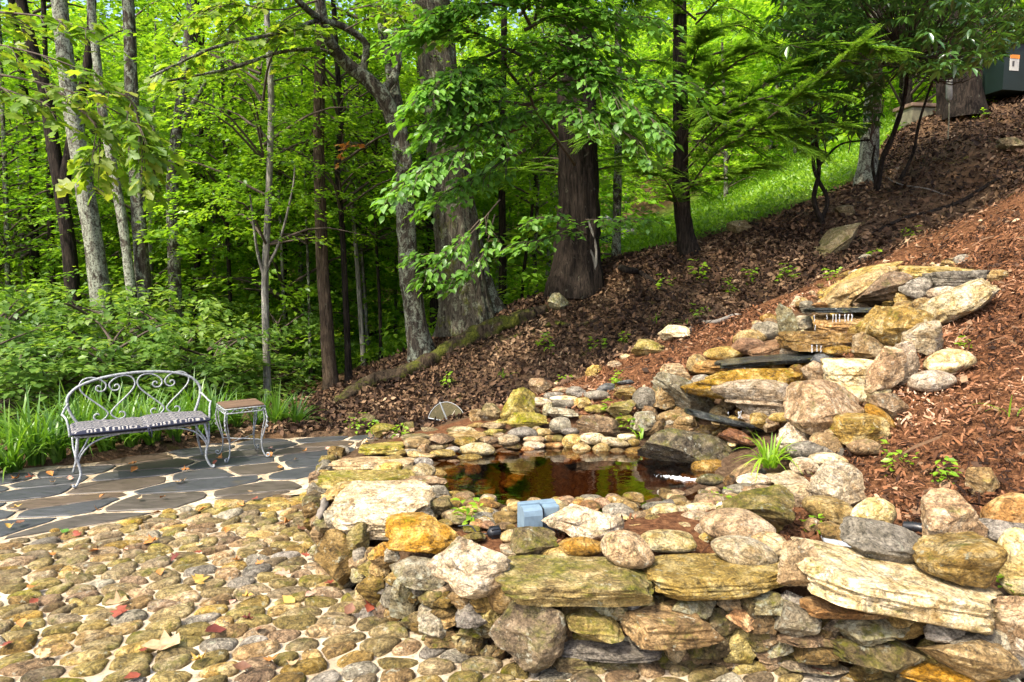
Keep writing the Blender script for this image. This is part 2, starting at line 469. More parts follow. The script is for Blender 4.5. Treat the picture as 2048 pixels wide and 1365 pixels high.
def leaf_mat(name, c_dark, c_mid, c_light, trans=0.45, gloss=0.06, rough=0.4, tb=1.5):
    m, nt, out = newmat(name); k = NT(nt)
    r = k.attr('rnd'); o = k.orand()
    t = k.math('ADD', k.math('MULTIPLY', r, 0.85), k.math('MULTIPLY', o, 0.15))
    col = k.ramp(t, [(0.05, c_dark), (0.5, c_mid), (0.95, c_light)])
    d = k.n('ShaderNodeBsdfDiffuse'); k.set(d.inputs[0], col)
    tr = k.n('ShaderNodeBsdfTranslucent')
    k.set(tr.inputs[0], k.mix(1.0, col, (1.25 * tb, 1.2 * tb, 0.55 * tb), 'MULTIPLY'))
    mx = k.n('ShaderNodeMixShader'); mx.inputs[0].default_value = trans
    nt.links.new(d.outputs[0], mx.inputs[1]); nt.links.new(tr.outputs[0], mx.inputs[2])
    g = k.n('ShaderNodeBsdfGlossy'); g.inputs['Roughness'].default_value = rough; g.inputs[0].default_value = (.9, 1, .95, 1)
    m2 = k.n('ShaderNodeMixShader'); m2.inputs[0].default_value = gloss
    nt.links.new(mx.outputs[0], m2.inputs[1]); nt.links.new(g.outputs[0], m2.inputs[2])
    nt.links.new(m2.outputs[0], out.inputs[0])
    return m
def ramp_leaf(name, stops, rough=0.8):
    m, nt, out = newmat(name); k = NT(nt)
    col = k.ramp(k.attr('rnd'), stops)
    col = k.mix(0.6, col, k.ramp(k.noise(k.pos(), 60.0, 3), [(0.3, .55), (0.6, 1.15)]), 'MULTIPLY')
    k.principled(out, col, rough, None, 0.25)
    return m

M_MORTAR = mortar_mat(); M_FLAG = flag_mat(); M_GROUND = ground_mat()
M_BARK_L = bark_mat('lichen_bark', (.060, .050, .038), (.13, .115, .09), .80, (.36, .39, .30))
M_BARK_M = bark_mat('patchy_bark', (.045, .036, .027), (.10, .085, .065), .62, (.30, .33, .25))
M_OAK = bark_mat('oak_bark', (.048, .040, .030), (.12, .105, .08), .50, (.24, .26, .18), moss=.22)
M_BARK_D = bark_mat('dark_bark', (.017, .013, .010), (.044, .033, .025), .2, (.12, .12, .09))
M_BARK_B = bark_mat('brown_bark', (.06, .042, .028), (.12, .088, .06), .2, (.2, .2, .15), sc=1.4)
M_BARK_G = bark_mat('smooth_grey_bark', (.16, .15, .13), (.30, .285, .25), .35, sc=.7)
M_LOG = bark_mat('mossy_log_bark', (.040, .028, .018), (.10, .072, .045), .1, moss=.55)
M_TWIG = simple_mat('twig_bark', (.075, .055, .04), .9, var=.5, bs=30)
M_DRY = simple_mat('grey_driftwood', (.17, .15, .125), .85, var=.6, bs=25, bump=.6)
M_LF = leaf_mat('forest_leaf', (.07, .16, .010), (.14, .28, .018), (.25, .39, .03), .55, .03)
M_LF_FAR = leaf_mat('far_leaf', (.08, .19, .012), (.17, .33, .022), (.29, .43, .04), .52, .025)
M_LF_NEAR = leaf_mat('dogwood_leaf', (.06, .15, .018), (.115, .27, .028), (.18, .36, .045), .45, .05, .45)
M_LF_MAPLE = leaf_mat('maple_leaf', (.07, .15, .012), (.14, .25, .02), (.27, .32, .045), .55, .03, .5)
M_LF_HEM = leaf_mat('hemlock_needle', (.05, .12, .018), (.115, .24, .03), (.23, .40, .055), .45, .03, .45)
M_LF_RHO = leaf_mat('rhododendron_leaf', (.025, .065, .014), (.05, .125, .024), (.10, .20, .04), .28, .09, .3)
M_LF_SHR = leaf_mat('shrub_leaf', (.055, .125, .02), (.12, .23, .035), (.23, .34, .065), .48, .05, .42)
M_STRAP = leaf_mat('strap_leaf', (.05, .125, .012), (.10, .225, .02), (.19, .32, .035), .4, .05, .4)
M_GRASS = leaf_mat('groundcover_leaf', (.09, .20, .012), (.19, .35, .02), (.30, .46, .04), .48, .03)
M_LITTER = ramp_leaf('dry_leaf_litter', [(0, (.022, .012, .007)), (.3, (.075, .04, .022)), (.6, (.15, .088, .048)), (.85, (.25, .16, .09)), (1, (.40, .29, .18))])
M_CHIP = ramp_leaf('mulch_chip', [(0, (.018, .008, .004)), (.3, (.085, .034, .014)), (.55, (.19, .082, .034)), (.80, (.27, .13, .068)), (.95, (.42, .25, .15)), (1, (.56, .40, .28))], .9)
M_IRON = simple_mat('weathered_white_iron', (.27, .295, .31), .5, .0, .5, 60, .7)
M_PLASTIC = simple_mat('blue_grey_plastic', (.15, .225, .29), .45, var=.25, bs=20)
M_BLACK = simple_mat('black_plastic', (.012, .014, .018), .35)

# ------------------------------------------------------------------ setting: ground sheet
def axis(lo, a, b, hi, fine, grow):
    mid = list(np.arange(a, b, fine))
    up, s, x = [], fine, b
    while x < hi: up.append(x); s *= grow; x += s
    up.append(hi)
    dn, s, x = [], fine, a - fine
    while x > lo: dn.append(x); s *= grow; x -= s
    dn.append(lo)
    return np.array(dn[::-1] + mid + up)
CASC = np.array([(1.3, 5.35), (1.9, 5.85), (2.45, 6.3), (3.0, 6.7), (3.5, 7.0), (3.9, 7.2)])
def seg_dist(x, y, L):
    x = np.asarray(x, float).ravel(); y = np.asarray(y, float).ravel()
    d = np.full(len(x), 1e9)
    for a, b in zip(L[:-1], L[1:]):
        a = np.array(a); b = np.array(b); v = b - a
        t = np.clip(((x - a[0]) * v[0] + (y - a[1]) * v[1]) / v.dot(v), 0, 1)
        d = np.minimum(d, np.hypot(x - a[0] - t * v[0], y - a[1] - t * v[1]))
    return d
def rocky(x, y):
    x = np.asarray(x, float).ravel(); y = np.asarray(y, float).ravel()
    r_ = pond_rho(x, y)
    return (r_ < 1.62) | (seg_dist(x, y, CASC) < .55) | (seg_dist(x, y, WALL) < .34)
def zone_mulch(x, y):
    crest = [(-.1, 7.0), (.5, 7.25), (1.0, 7.55), (1.6, 7.7), (2.2, 7.9), (2.9, 8.1), (3.5, 8.2), (4.1, 8.3), (5.3, 8.8), (7.3, 9.8), (9.5, 12.5), (14, 15), (14, 2), (2, 2), (0, 3.0), (-1.2, 4.3), (-.9, 6.2)]
    return in_poly(x, y, crest)
def zone_grass(x, y):
    a = in_poly(x, y, [(2.0, 12.2), (3.2, 11.9), (4.4, 12.0), (5.6, 12.6), (6.8, 13.4), (9.6, 17.2), (14, 26), (15, 36), (5.5, 36), (2.0, 16)])
    b = in_poly(x, y, [(-3.6, 12.0), (-1.2, 11.6), (-.4, 13), (.4, 16), (0, 24), (-7, 24), (-6, 15)])
    return a | b
def build_ground():
    xs = axis(-90, -3.0, 8.0, 90, 0.075, 1.10); ys = axis(-14, 2.6, 12.5, 110, 0.075, 1.10)
    X, Y = np.meshgrid(xs, ys)
    x, y = X.ravel(), Y.ravel()
    z = H(x, y)
    wd = seg_dist(x, y, WALL[3:])
    z = np.where(~in_poly(x, y, PATIO) & rocky(x, y) & (pond_rho(x, y) > 1.0), z - .055, z)
    z = np.where(wd < .13, -.04, z)
    for f, amp in ((0.9, .035), (2.6, .022)):
        z += np.where(in_poly(x, y, PATIO) | (pond_rho(x, y) < 1.2), 0, amp) * (np.sin(x * f * 2.1 + 1.3 * np.sin(y * f)) * np.cos(y * f * 1.7 + np.sin(x * f * 1.3)))
    nx, ny = len(xs), len(ys)
    i = (np.arange(ny - 1)[:, None] * nx + np.arange(nx - 1)[None]).ravel()
    T = np.concatenate([np.c_[i, i + 1, i + nx + 1], np.c_[i, i + nx + 1, i + nx]])
    me = trimesh('ground', np.c_[x, y, z], T, M_GROUND, smooth=True)
    zc = np.zeros((len(x), 4), np.float32)
    zc[:, 0] = zone_mulch(x, y) & ~rocky(x, y); zc[:, 1] = zone_grass(x, y); zc[:, 3] = 1
    at = me.attributes.new('zone', 'FLOAT_COLOR', 'POINT')
    at.data.foreach_set('color', zc.ravel())
    props(obj('ground', me), kind='structure')
build_ground()

# ------------------------------------------------------------------ patio: cobbles and flagstones
def nearest_chunks(S, P):
    out = np.empty(len(S), int)
    for s in range(0, len(S), 4000):
        out[s:s + 4000] = np.argmin(((S[s:s + 4000, None] - P[None]) ** 2).sum(-1), 1)
    return out
def voronoi(region, bbox, spacing, stretch, ang, seed, lloyd=2):
    g = np.random.default_rng(seed)
    ca, sa = math.cos(ang), math.sin(ang)
    Rm = np.array([[ca, sa], [-sa, ca]])
    to = lambda p: (p @ Rm.T) * np.array([1 / stretch, 1.0])
    back = lambda q: (q * np.array([stretch, 1.0])) @ Rm
    x0, y0, x1, y1 = bbox
    cs = to(np.array([(x0, y0), (x1, y0), (x1, y1), (x0, y1)]))
    lo, hi = cs.min(0), cs.max(0)
    pts = []
    row = 0
    yv = lo[1]
    while yv < hi[1]:
        xv = lo[0] + (spacing * .5 if row % 2 else 0)
        while xv < hi[0]:
            pts.append((xv + g.uniform(-.36, .36) * spacing, yv + g.uniform(-.30, .30) * spacing))
            xv += spacing * g.uniform(.58, 1.5)
        yv += spacing * .9; row += 1
    P = np.array(pts)
    w = back(P)
    keep = (w[:, 0] > x0) & (w[:, 0] < x1) & (w[:, 1] > y0) & (w[:, 1] < y1)
    P = P[keep]
    wp = back(P)
    near = in_poly(wp[:, 0], wp[:, 1], region)
    cells = []
    for i in np.where(near)[0]:
        d = ((P - P[i]) ** 2).sum(1)
        nb = np.argsort(d)[1:18]
        s = spacing * 2
        poly = [np.array(q) for q in ((-s, -s), (s, -s), (s, s), (-s, s))]
        for j in nb:
            n = P[j] - P[i]; c = n.dot(n) / 2
            new = []
            for a in range(len(poly)):
                A, B = poly[a], poly[(a + 1) % len(poly)]
                da, db = A.dot(n) - c, B.dot(n) - c
                if da <= 0: new.append(A)
                if (da < 0) != (db < 0) and da != db: new.append(A + (B - A) * (da / (da - db)))
            poly = new
            if len(poly) < 3: break
        if len(poly) < 3: continue
        poly = back(np.array(poly) + P[i])
        cells.append(poly)
    return cells
def fit_in(poly, region, pull=0.06):
    c = poly.mean(0)
    for _ in range(14):
        o = ~in_poly(poly[:, 0], poly[:, 1], region)
        if not o.any(): break
        poly[o] += (c - poly[o]) * 0.12
    return poly
def area(p):
    x, y = p[:, 0], p[:, 1]
    return 0.5 * abs(np.dot(x, np.roll(y, -1)) - np.dot(y, np.roll(x, -1)))
def inset(poly, d):
    c = poly.mean(0)
    r = np.linalg.norm(poly - c, axis=1)
    return c + (poly - c) * np.maximum(0.3, (r - d) / np.maximum(r, 1e-6))[:, None]
def chaikin(p, n, q=.25):
    for _ in range(n):
        a, b = p, np.roll(p, -1, 0)
        p = np.stack([a * (1 - q) + b * q, a * q + b * (1 - q)], 1).reshape(-1, 2)
    return p
def resample(p, n):
    q = np.vstack([p, p[:1]])
    d = np.r_[0, np.cumsum(np.linalg.norm(np.diff(q, axis=0), axis=1))]
    t = np.linspace(0, d[-1], n + 1)[:-1]
    return np.c_[np.interp(t, d, q[:, 0]), np.interp(t, d, q[:, 1])]
def on_frame(c):
    if c[1] < 0.5: return False
    v = np.array([c[0], c[1], -CAMH])
    dep = v[1] * CP - v[2] * SP
    px = 1024 + F * v[0] / dep; py = 682.5 - F * (v[1] * SP + v[2] * CP) / dep
    return -60 < px < 2110 and py < 1420

COB = [p for p in PATIO[:len(WALL)]] + [(6, 1.0), (-9, 1.0)] + BOUND
COB_REG = [(x, y) for x, y in COB]
FLAG_REG = BACK + [(-1.15, 6.75), (-1.32, 6.3), (-1.45, 5.8), (-1.5, 5.35)] + BOUND[::-1][1:]
def dome(poly, h, seed, n=14):
    g = np.random.default_rng(seed)
    P = resample(poly, n)
    c = P.mean(0)
    tilt = g.normal(0, .10, 2)
    V = []
    for s, z in ((1.0, -.35), (1.0, .12), (.95, .50), (.80, .82), (.52, .97)):
        for p in P:
            q = (p - c) * s
            zz = z * h + (tilt[0] * q[0] + tilt[1] * q[1]) * (z > 0) + .06 * h * mnoise.noise(Vector((p[0] * 22, p[1] * 22, seed * 1.7)))
            V.append((q[0], q[1], zz))
    V.append((0, 0, h))
    Fc = []
    for r in range(4):
        for k in range(n):
            k2 = (k + 1) % n
            Fc.append((r * n + k, r * n + k2, (r + 1) * n + k2, (r + 1) * n + k))
    for k in range(n):
        Fc.append((4 * n + k, 4 * n + (k + 1) % n, 5 * n))
    return c, V, Fc
def build_cobbles():
    root_me = mesh('cobble_patio', [(-9, 1.0, 0), (6, 1.0, 0)] + [(x, y, 0) for x, y in WALL[::-1]] + [(x, y, 0) for x, y in BOUND[::-1]],
                   [list(range(2 + len(WALL) + len(BOUND)))], M_MORTAR, False)
    root = props(obj('cobble_patio', root_me), 'cobbled patio of rounded river stones set in pale mortar', kind='structure')
    cells = voronoi(COB_REG, (-7.5, 1.6, 3.4, 6.6), 0.106, 1.5, R(18), 3)
    items = []
    for i, c in enumerate(cells):
        ctr = c.mean(0)
        if not on_frame(ctr): continue
        a = area(c)
        if a < .004: continue
        c = fit_in(inset(c, random.uniform(.002, .012)), COB_REG)
        items.append((a / (ctr[1] ** 3), chaikin(c, 2, .22), i))
    items.sort(key=lambda t: -t[0])
    codes = 'oooooobotgtbyomtyoob'
    rest = {}
    for n, (_, p, i) in enumerate(items):
        h = random.uniform(.018, .034)
        c, V, Fc = dome(p, h, i)
        code = codes[random.randrange(len(codes))]
        if n < 300:
            mk('cobble', V, Fc, MATS[code], root, True, (c[0], c[1], 0.0))
        else:
            rest.setdefault(code, MB()).add([(v[0] + c[0], v[1] + c[1], v[2]) for v in V], Fc)
    keys = list(rest)
    V, Fc, mi = [], [], []
    for j, kx in enumerate(keys):
        n0 = len(V); V += rest[kx].v; Fc += [tuple(a + n0 for a in f) for f in rest[kx].f]; mi += [j] * len(rest[kx].f)
    if V:
        me = mesh('far_cobbles', V, Fc, None)
        for kx in keys: me.materials.append(MATS[kx])
        me.polygons.foreach_set('material_index', mi)
        props(obj('far_cobbles', me, root), kind='stuff')
    return len(items)
NCOB = build_cobbles()
def build_flags():
    poly = FLAG_REG
    me = mesh('flagstone_path', [(x, y, 0.004) for x, y in poly], [list(range(len(poly)))], M_MORTAR, False)
    root = props(obj('flagstone_path', me), 'curved path of dark irregular flagstones with pale joints', kind='structure')
    cells = voronoi(poly, (-9, 3.0, 0.5, 8.0), 0.30, 1.95, R(24), 12)
    for i, c in enumerate(cells):
        if area(c) < .03: continue
        c = fit_in(inset(c, random.uniform(.016, .032)), poly)
        c = chaikin(c, 1, .10)
        P = resample(c, 22)
        ctr = P.mean(0)
        h = random.uniform(.007, .011)
        V, n = [], 22
        jag = [random.uniform(-.008, .008) for _ in range(n)]
        for s, z in ((0.0, -.01), (0.0, h - .006), (-.007, h), (-.06, h)):
            for k, p in enumerate(P):
                q = p - ctr
                L = np.linalg.norm(q)
                q = q * (L + s + jag[k] * (s > -.05)) / L
                V.append((q[0], q[1], z + (0.0015 * mnoise.noise(Vector((p[0] * 9, p[1] * 9, i))) if s < 0 else 0)))
        V.append((0, 0, h))
        Fc = [(r * n + k, r * n + (k + 1) % n, (r + 1) * n + (k + 1) % n, (r + 1) * n + k) for r in range(3) for k in range(n)]
        Fc += [(3 * n + k, 3 * n + (k + 1) % n, 4 * n) for k in range(n)]
        mk('flagstone', V, Fc, M_FLAG, root, False, (ctr[0], ctr[1], .004))
build_flags()

# ------------------------------------------------------------------ rock shapes
def ico(sub):
    bm = bmesh.new()
    bmesh.ops.create_icosphere(bm, subdivisions=sub, radius=1.0)
    bm.verts.ensure_lookup_table()
    V = np.array([v.co[:] for v in bm.verts]); Fc = [[v.index for v in f.verts] for f in bm.faces]
    bm.free()
    return V, Fc
ICO4, ICO5 = ico(4), ico(5)
def fbm(p, o=4):
    s, a, t = 0.0, 1.0, 0.0
    for i in range(o):
        s += a * mnoise.noise(Vector(p) * (2.03 ** i)); t += a; a *= .5
    return s / t
def rock(kind, seed):
    g = np.random.default_rng(seed + 1000)
    if kind == 'r':
        V, Fc = ICO4
        V = V.copy()
        e = g.uniform(2.0, 2.7)
        V = V / ((np.abs(V) ** e).sum(1) ** (1 / e))[:, None]
        o = g.uniform(0, 50, 3)
        for i in range(len(V)):
            V[i] *= 1 + .17 * mnoise.noise(Vector(V[i] * .9 + o)) + .03 * mnoise.noise(Vector(V[i] * 4 + o))
        for _ in range(2):
            n = g.normal(size=3); n /= np.linalg.norm(n)
            d = g.uniform(.72, .9); s = V @ n - d
            V = V - np.where(s > 0, s * .7, 0)[:, None] * n
    else:
        V, Fc = ICO5
        V = V.copy()
        if kind == 's':
            V = V / ((np.abs(V) ** 6.5).sum(1) ** (1 / 6.5))[:, None]
            N = [(math.cos(a), math.sin(a), g.uniform(-.35, .35)) for a in np.sort(g.uniform(0, 2 * math.pi, 6))] + [(g.uniform(-.25, .25), g.uniform(-.5, .1), 1.0)]
            D = np.r_[g.uniform(.84, 1.12, 6), .88]
        else:
            N = g.normal(size=(15, 3)) * np.array([1, 1, .8]); D = g.uniform(.48, .82, 15)
        for n, d in zip(N, D):
            n = np.array(n); n = n / np.linalg.norm(n)
            s = V @ n - d
            V = V - np.where(s > 0, s, 0)[:, None] * n
        o = g.uniform(0, 50, 3)
        nr = V / np.linalg.norm(V, axis=1)[:, None]
        for i in range(len(V)):
            q = V[i] * 1.6 + o
            a = (.17 if kind == 's' else .10) * fbm(q, 3) + .045 * fbm(q * 5, 2)
            st = (.05 if kind == 's' else .08) * mnoise.noise(Vector((q[0] * .7, q[1] * .7, q[2] * (4.5 if kind == 's' else 3.2))))
            V[i] += nr[i] * (a * (np.array([1, 1, .45]) if kind == 's' else 1.0)) + np.array([nr[i][0], nr[i][1], 0]) * st * 1.6 * max(0.0, 1 - 1.6 * abs(nr[i][2]))
    lo, hi = V.min(0), V.max(0)
    V = (V - (lo + hi) / 2) / ((hi - lo) / 2)
    return V, Fc
ROCKS = {'r': [rock('r', i) for i in range(8)], 'a': [rock('a', 20 + i) for i in range(14)], 's': [rock('s', 50 + i) for i in range(8)]}
RMESH = {}
def rock_mesh(kind, i, code):
    key = (kind, i, code)
    if key not in RMESH:
        V, Fc = ROCKS[kind][i]
        me = mesh('stone', V, Fc, MATS[code])
        if kind != 'r': me.set_sharp_from_angle(angle=R(24))
        RMESH[key] = me
    return RMESH[key]
def place_rock(name, e, parent=None, seat=0.45, dfac=None):
    """e: (x0,y0,x1,y1,kind,colour,roll); the stone rests on the ground or wall behind that patch."""
    x0, y0, x1, y1, kind, code, roll = e
    cx, cyy = (x0 + x1) / 2, (y0 + y1) / 2
    i = random.randrange(len(ROCKS[kind]))
    P = hit(cx, min(cyy + (y1 - y0) * .15, 1364))
    for _ in range(3):
        dist = np.linalg.norm(P - np.array([0, 0, CAMH]))
        w = (x1 - x0) * P[1] / F
        hpx = (y1 - y0) * dist / F
        a = R(abs(roll))
        if a:   # undo the roll: visible box of a turned ellipse -> its own axes
            c2, s2 = math.cos(a) ** 2, math.sin(a) ** 2
            if abs(c2 - s2) > .55:
                A = (w * w * c2 - hpx * hpx * s2) / (c2 * c2 - s2 * s2); B = (hpx * hpx * c2 - w * w * s2) / (c2 * c2 - s2 * s2)
                w, hpx = math.sqrt(max(A, w * w * .3)), math.sqrt(max(B, hpx * hpx * .12))
            else:
                w, hpx = math.hypot(w, hpx) * .93, min(w, hpx) * .55
        el = math.atan2(CAMH - P[2], P[1])
        se, ce = abs(math.sin(el)), math.cos(el)
        if name == 'slate_ledge':
            t = .05; d = min(.5 * w, .5)
        elif kind == 's' and name == 'boulder':
            t = .85 * hpx / ce; d = min(.7 * w, .6)
        elif kind == 's':
            t = min(max(.42 * hpx, .035), .16)
            d = min(max((hpx - t * ce) / max(se, .12), .45 * w), 1.1 * w)
        else:
            d = (dfac or .82) * w
            d = min(d, max(1.6 * hpx, .5 * w))
            t = math.sqrt(max(hpx ** 2 - (d * se) ** 2, (.42 * hpx) ** 2)) / ce
        # walk the ray in to where the stone sits
        dr = ray(cx, cyy); dr = dr / dr[1]
        ys = np.arange(max(1.6, P[1] - 1.5), P[1] + 1.2, .01)
        Q = np.array([0, 0, CAMH])[None] + dr[None] * ys[:, None]
        c1 = Q[:, 2] - H(Q[:, 0], Q[:, 1]) <= seat * t
        c2_ = H(Q[:, 0], Q[:, 1] + .30 * d) > Q[:, 2] + .15 * t
        ok = c1 | c2_
        if ok.any(): P = Q[int(np.argmax(ok))]
    o = bpy.data.objects.new(name, rock_mesh(kind, i, code))
    loc = P.copy()
    if parent is not None: loc = loc - np.array(parent.location)
    o.location = loc
    k = 1.16 if name == 'boulder' else 1.11
    o.scale = (w / 2 * k, d / 2 * k, t / 2 * k)
    flip = math.pi if random.random() < .5 else 0
    o.rotation_euler = Euler((R(random.uniform(-5, 5)), -R(roll), R(random.uniform(-8, 8)) + 0), 'XYZ')
    if flip: o.scale = (-o.scale[0], -o.scale[1], o.scale[2])
    return link(o, parent)
def parse(s):
    out = []
    for line in s.strip().split(';'):
        t = line.split()
        if not t: continue
        out.append((*[float(a) for a in t[:4]], t[4][0], t[4][1], float(t[5]) if len(t) > 5 else 0.0))
    return out

WALL_STONES = """650 1020 702 1068 al;696 1050 737 1095 am;635 1068 740 1172 ab;706 1096 732 1126 ry;731 1097 788 1134 ab;737 1086 789 1117 ar;769 1092 802 1122 al;
779 1117 890 1178 al -12;739 1129 779 1157 at;716 1149 783 1214 ab;780 1162 839 1229 al;838 1177 895 1209 am;896 1184 949 1219 ag;939 1182 988 1229 ab;976 1159 1034 1218 rg;
844 1208 914 1235 ab;871 1231 912 1246 ab;910 1219 980 1251 ay;914 1246 973 1274 ad;980 1208 1127 1325 ad;914 1259 968 1299 at;833 1222 914 1276 al -15;
622 1050 648 1092 ab;625 1098 652 1142 ad;645 1130 674 1158 al;667 1152 702 1190 am;1118 1213 1154 1243 at;1132 1219 1243 1281 am;1202 1209 1253 1241 am;1242 1211 1428 1277 ab;
1267 1197 1307 1216 ag;1340 1195 1434 1231 al;1437 1199 1483 1223 at;1484 1194 1532 1226 ad;1414 1227 1469 1270 ad;1452 1221 1532 1260 ar -10;1122 1275 1317 1312 sy;
1241 1263 1290 1287 ay;1320 1277 1369 1317 at;1346 1274 1388 1286 ag;1365 1267 1449 1319 ad;1449 1262 1508 1319 am;1099 1299 1182 1342 am;1182 1311 1313 1331 ad;
1500 1186 1573 1226 al;1556 1186 1606 1214 ay;1604 1198 1767 1235 sr -4;1549 1213 1638 1269 al;1490 1227 1554 1262 ab;1641 1237 1684 1272 ad;1667 1235 1815 1282 al;
1769 1222 1837 1254 at;1839 1241 1943 1272 ay;1929 1242 1987 1267 at;1892 1258 2011 1298 ay -8;1844 1271 2011 1352 at -15;2016 1278 2062 1316 aw;1551 1258 1684 1289 ab -6;
1670 1278 1844 1333 ad;1582 1285 1677 1320 ab;1531 1278 1582 1310 al;1490 1258 1536 1306 ad;1772 1322 1977 1372 ar;2011 1315 2062 1352 ay;1508 1300 1560 1335 ab;1560 1318 1690 1345 ad;1690 1330 1780 1358 ab;
1310 1312 1420 1336 ad;1420 1315 1510 1336 ab;700 1186 745 1222 ad;745 1208 800 1246 ab;800 1226 850 1262 ad;850 1255 925 1290 ab;960 1290 1000 1318 ad"""
WALL_CAPS = """667 967 864 1069 sw;772 1035 934 1110 ar;645 964 721 1000 ag;645 939 824 975 sm;668 910 824 941 st;722 883 807 910 sm;
1003 1112 1298 1213 sm;1291 1104 1590 1197 st;1588 1098 1994 1240 sw -11;1989 1207 2064 1282 ag;856 1085 1018 1184 aw;1000 1088 1037 1123 at"""
EDGE = """807 876 860 899 rt;860 868 911 893 ab;896 862 971 887 sg;917 887 988 912 rw;911 874 951 892 rg;961 874 996 890 rg;992 871 1038 892 rw;966 857 1011 872 am;
1017 856 1073 876 ry;1074 858 1102 874 rt;1048 873 1088 886 rt;1047 883 1089 898 rw;1006 887 1042 899 rb;1034 894 1069 908 rr;990 902 1034 916 rB;1089 886 1115 897 rr;1088 871 1112 884 rg;
909 909 964 929 rt;889 920 924 937 rB;860 900 909 915 rt;832 907 870 917 rt;822 917 866 933 ry;756 912 809 929 rt;744 925 803 947 at;804 932 833 947 rm;824 930 870 953 rw;782 953 890 975 sb;
864 939 894 959 rb;836 889 859 907 ag;858 891 889 900 rm;805 899 836 908 ry;891 894 919 905 ry;891 952 944 977 rw;899 974 990 998 st;849 972 903 1001 ay;837 974 861 990 rt;845 996 907 1033 am;
898 996 934 1011 rr;934 999 1002 1021 rr;908 1013 985 1036 rt;1003 1013 1037 1026 rt;985 1025 1037 1049 rb;950 1036 982 1051 rw;987 1046 1030 1062 rb;1001 1062 1041 1086 rt;925 1052 960 1066 rm;917 1063 969 1086 am;
939 820 971 845 ag;961 810 1001 845 am;1001 781 1072 842 am 20;1059 757 1103 789 ag;1016 827 1094 856 am;1056 796 1102 815 rw;1041 816 1082 831 rg;1084 806 1110 832 al;1088 786 1110 800 ry;
844 855 881 866 am;804 866 859 884 sm;894 853 956 865 am;931 846 966 857 ag;960 845 1010 858 at;985 838 1030 850 am;
1100 836 1141 865 ry;1124 856 1158 871 ry;1090 815 1155 838 al;1104 800 1147 817 ry;1102 792 1155 805 rw;1105 775 1145 787 rt;1100 785 1127 794 ry;1132 775 1173 795 ay;1148 798 1180 816 ag;
1172 782 1218 800 ry;1193 767 1228 784 as;1232 760 1269 772 as;1229 772 1269 785 rb;1228 777 1270 802 ag;1170 811 1216 826 rm;1213 803 1269 837 am;1152 830 1244 872 ab -14;1229 832 1264 851 am;
1264 826 1309 864 al;1268 777 1312 822 ry 25;1300 771 1357 820 ag;1314 755 1431 825 al -25;1317 821 1388 847 rb 8;1292 838 1328 872 ab 35;1328 850 1354 865 rb;1349 833 1394 865 ag;
1125 869 1161 896 rt 25;1160 866 1207 888 rw;1203 876 1256 894 rw -8;1144 886 1181 904 rt;1186 887 1220 911 rt;1100 886 1126 898 rr;1100 871 1126 884 rm;1124 896 1147 906 rb;1217 897 1252 918 rb;
1236 868 1272 882 rw;1257 878 1278 892 rg;1251 896 1292 919 rB;1280 899 1327 929 rG 15;1312 913 1347 932 rR;1343 907 1389 932 rR;1384 922 1454 948 rG;1312 930 1368 952 rG;1361 945 1388 960 rt;1394 949 1449 972 rD;
1447 952 1471 974 rB;1463 924 1518 964 rb 30;1473 949 1543 972 rw;1541 949 1620 977 sw;1447 969 1508 992 ry 8;1488 964 1620 1014 ag -18;1555 970 1629 999 rw;1449 984 1586 1066 am;
1390 1046 1431 1076 rt;1356 1023 1424 1050 rt;1349 1046 1389 1068 rw -15;1304 1009 1356 1039 rw;1285 1006 1347 1026 ry;1339 1000 1376 1016 rt;1371 1006 1431 1026 rw;1390 989 1451 1012 rt;1434 1006 1461 1026 rw;
1207 1009 1266 1035 ry;1264 1024 1297 1039 rt;1290 1031 1327 1055 rt -20;1225 1035 1269 1050 rt;1242 1050 1312 1071 rt;1317 1050 1352 1064 rm;
1291 1084 1320 1103 rg;
1612 995 1708 1046 rt -18;1708 1004 1786 1060 rw;1619 934 1715 1019 aw;1636 1046 1691 1087 ab;1839 1000 1965 1087 ag;1973 999 2072 1065 rr;1960 1036 2062 1079 ry;
1999 1079 2072 1166 rw;1582 919 1636 948 rw;1621 908 1691 932 rw;1580 885 1680 917 ry;1561 942 1595 955 rw;1610 1040 1642 1066 rb;1400 1068 1440 1090 rt;1470 1100 1500 1120 rb"""
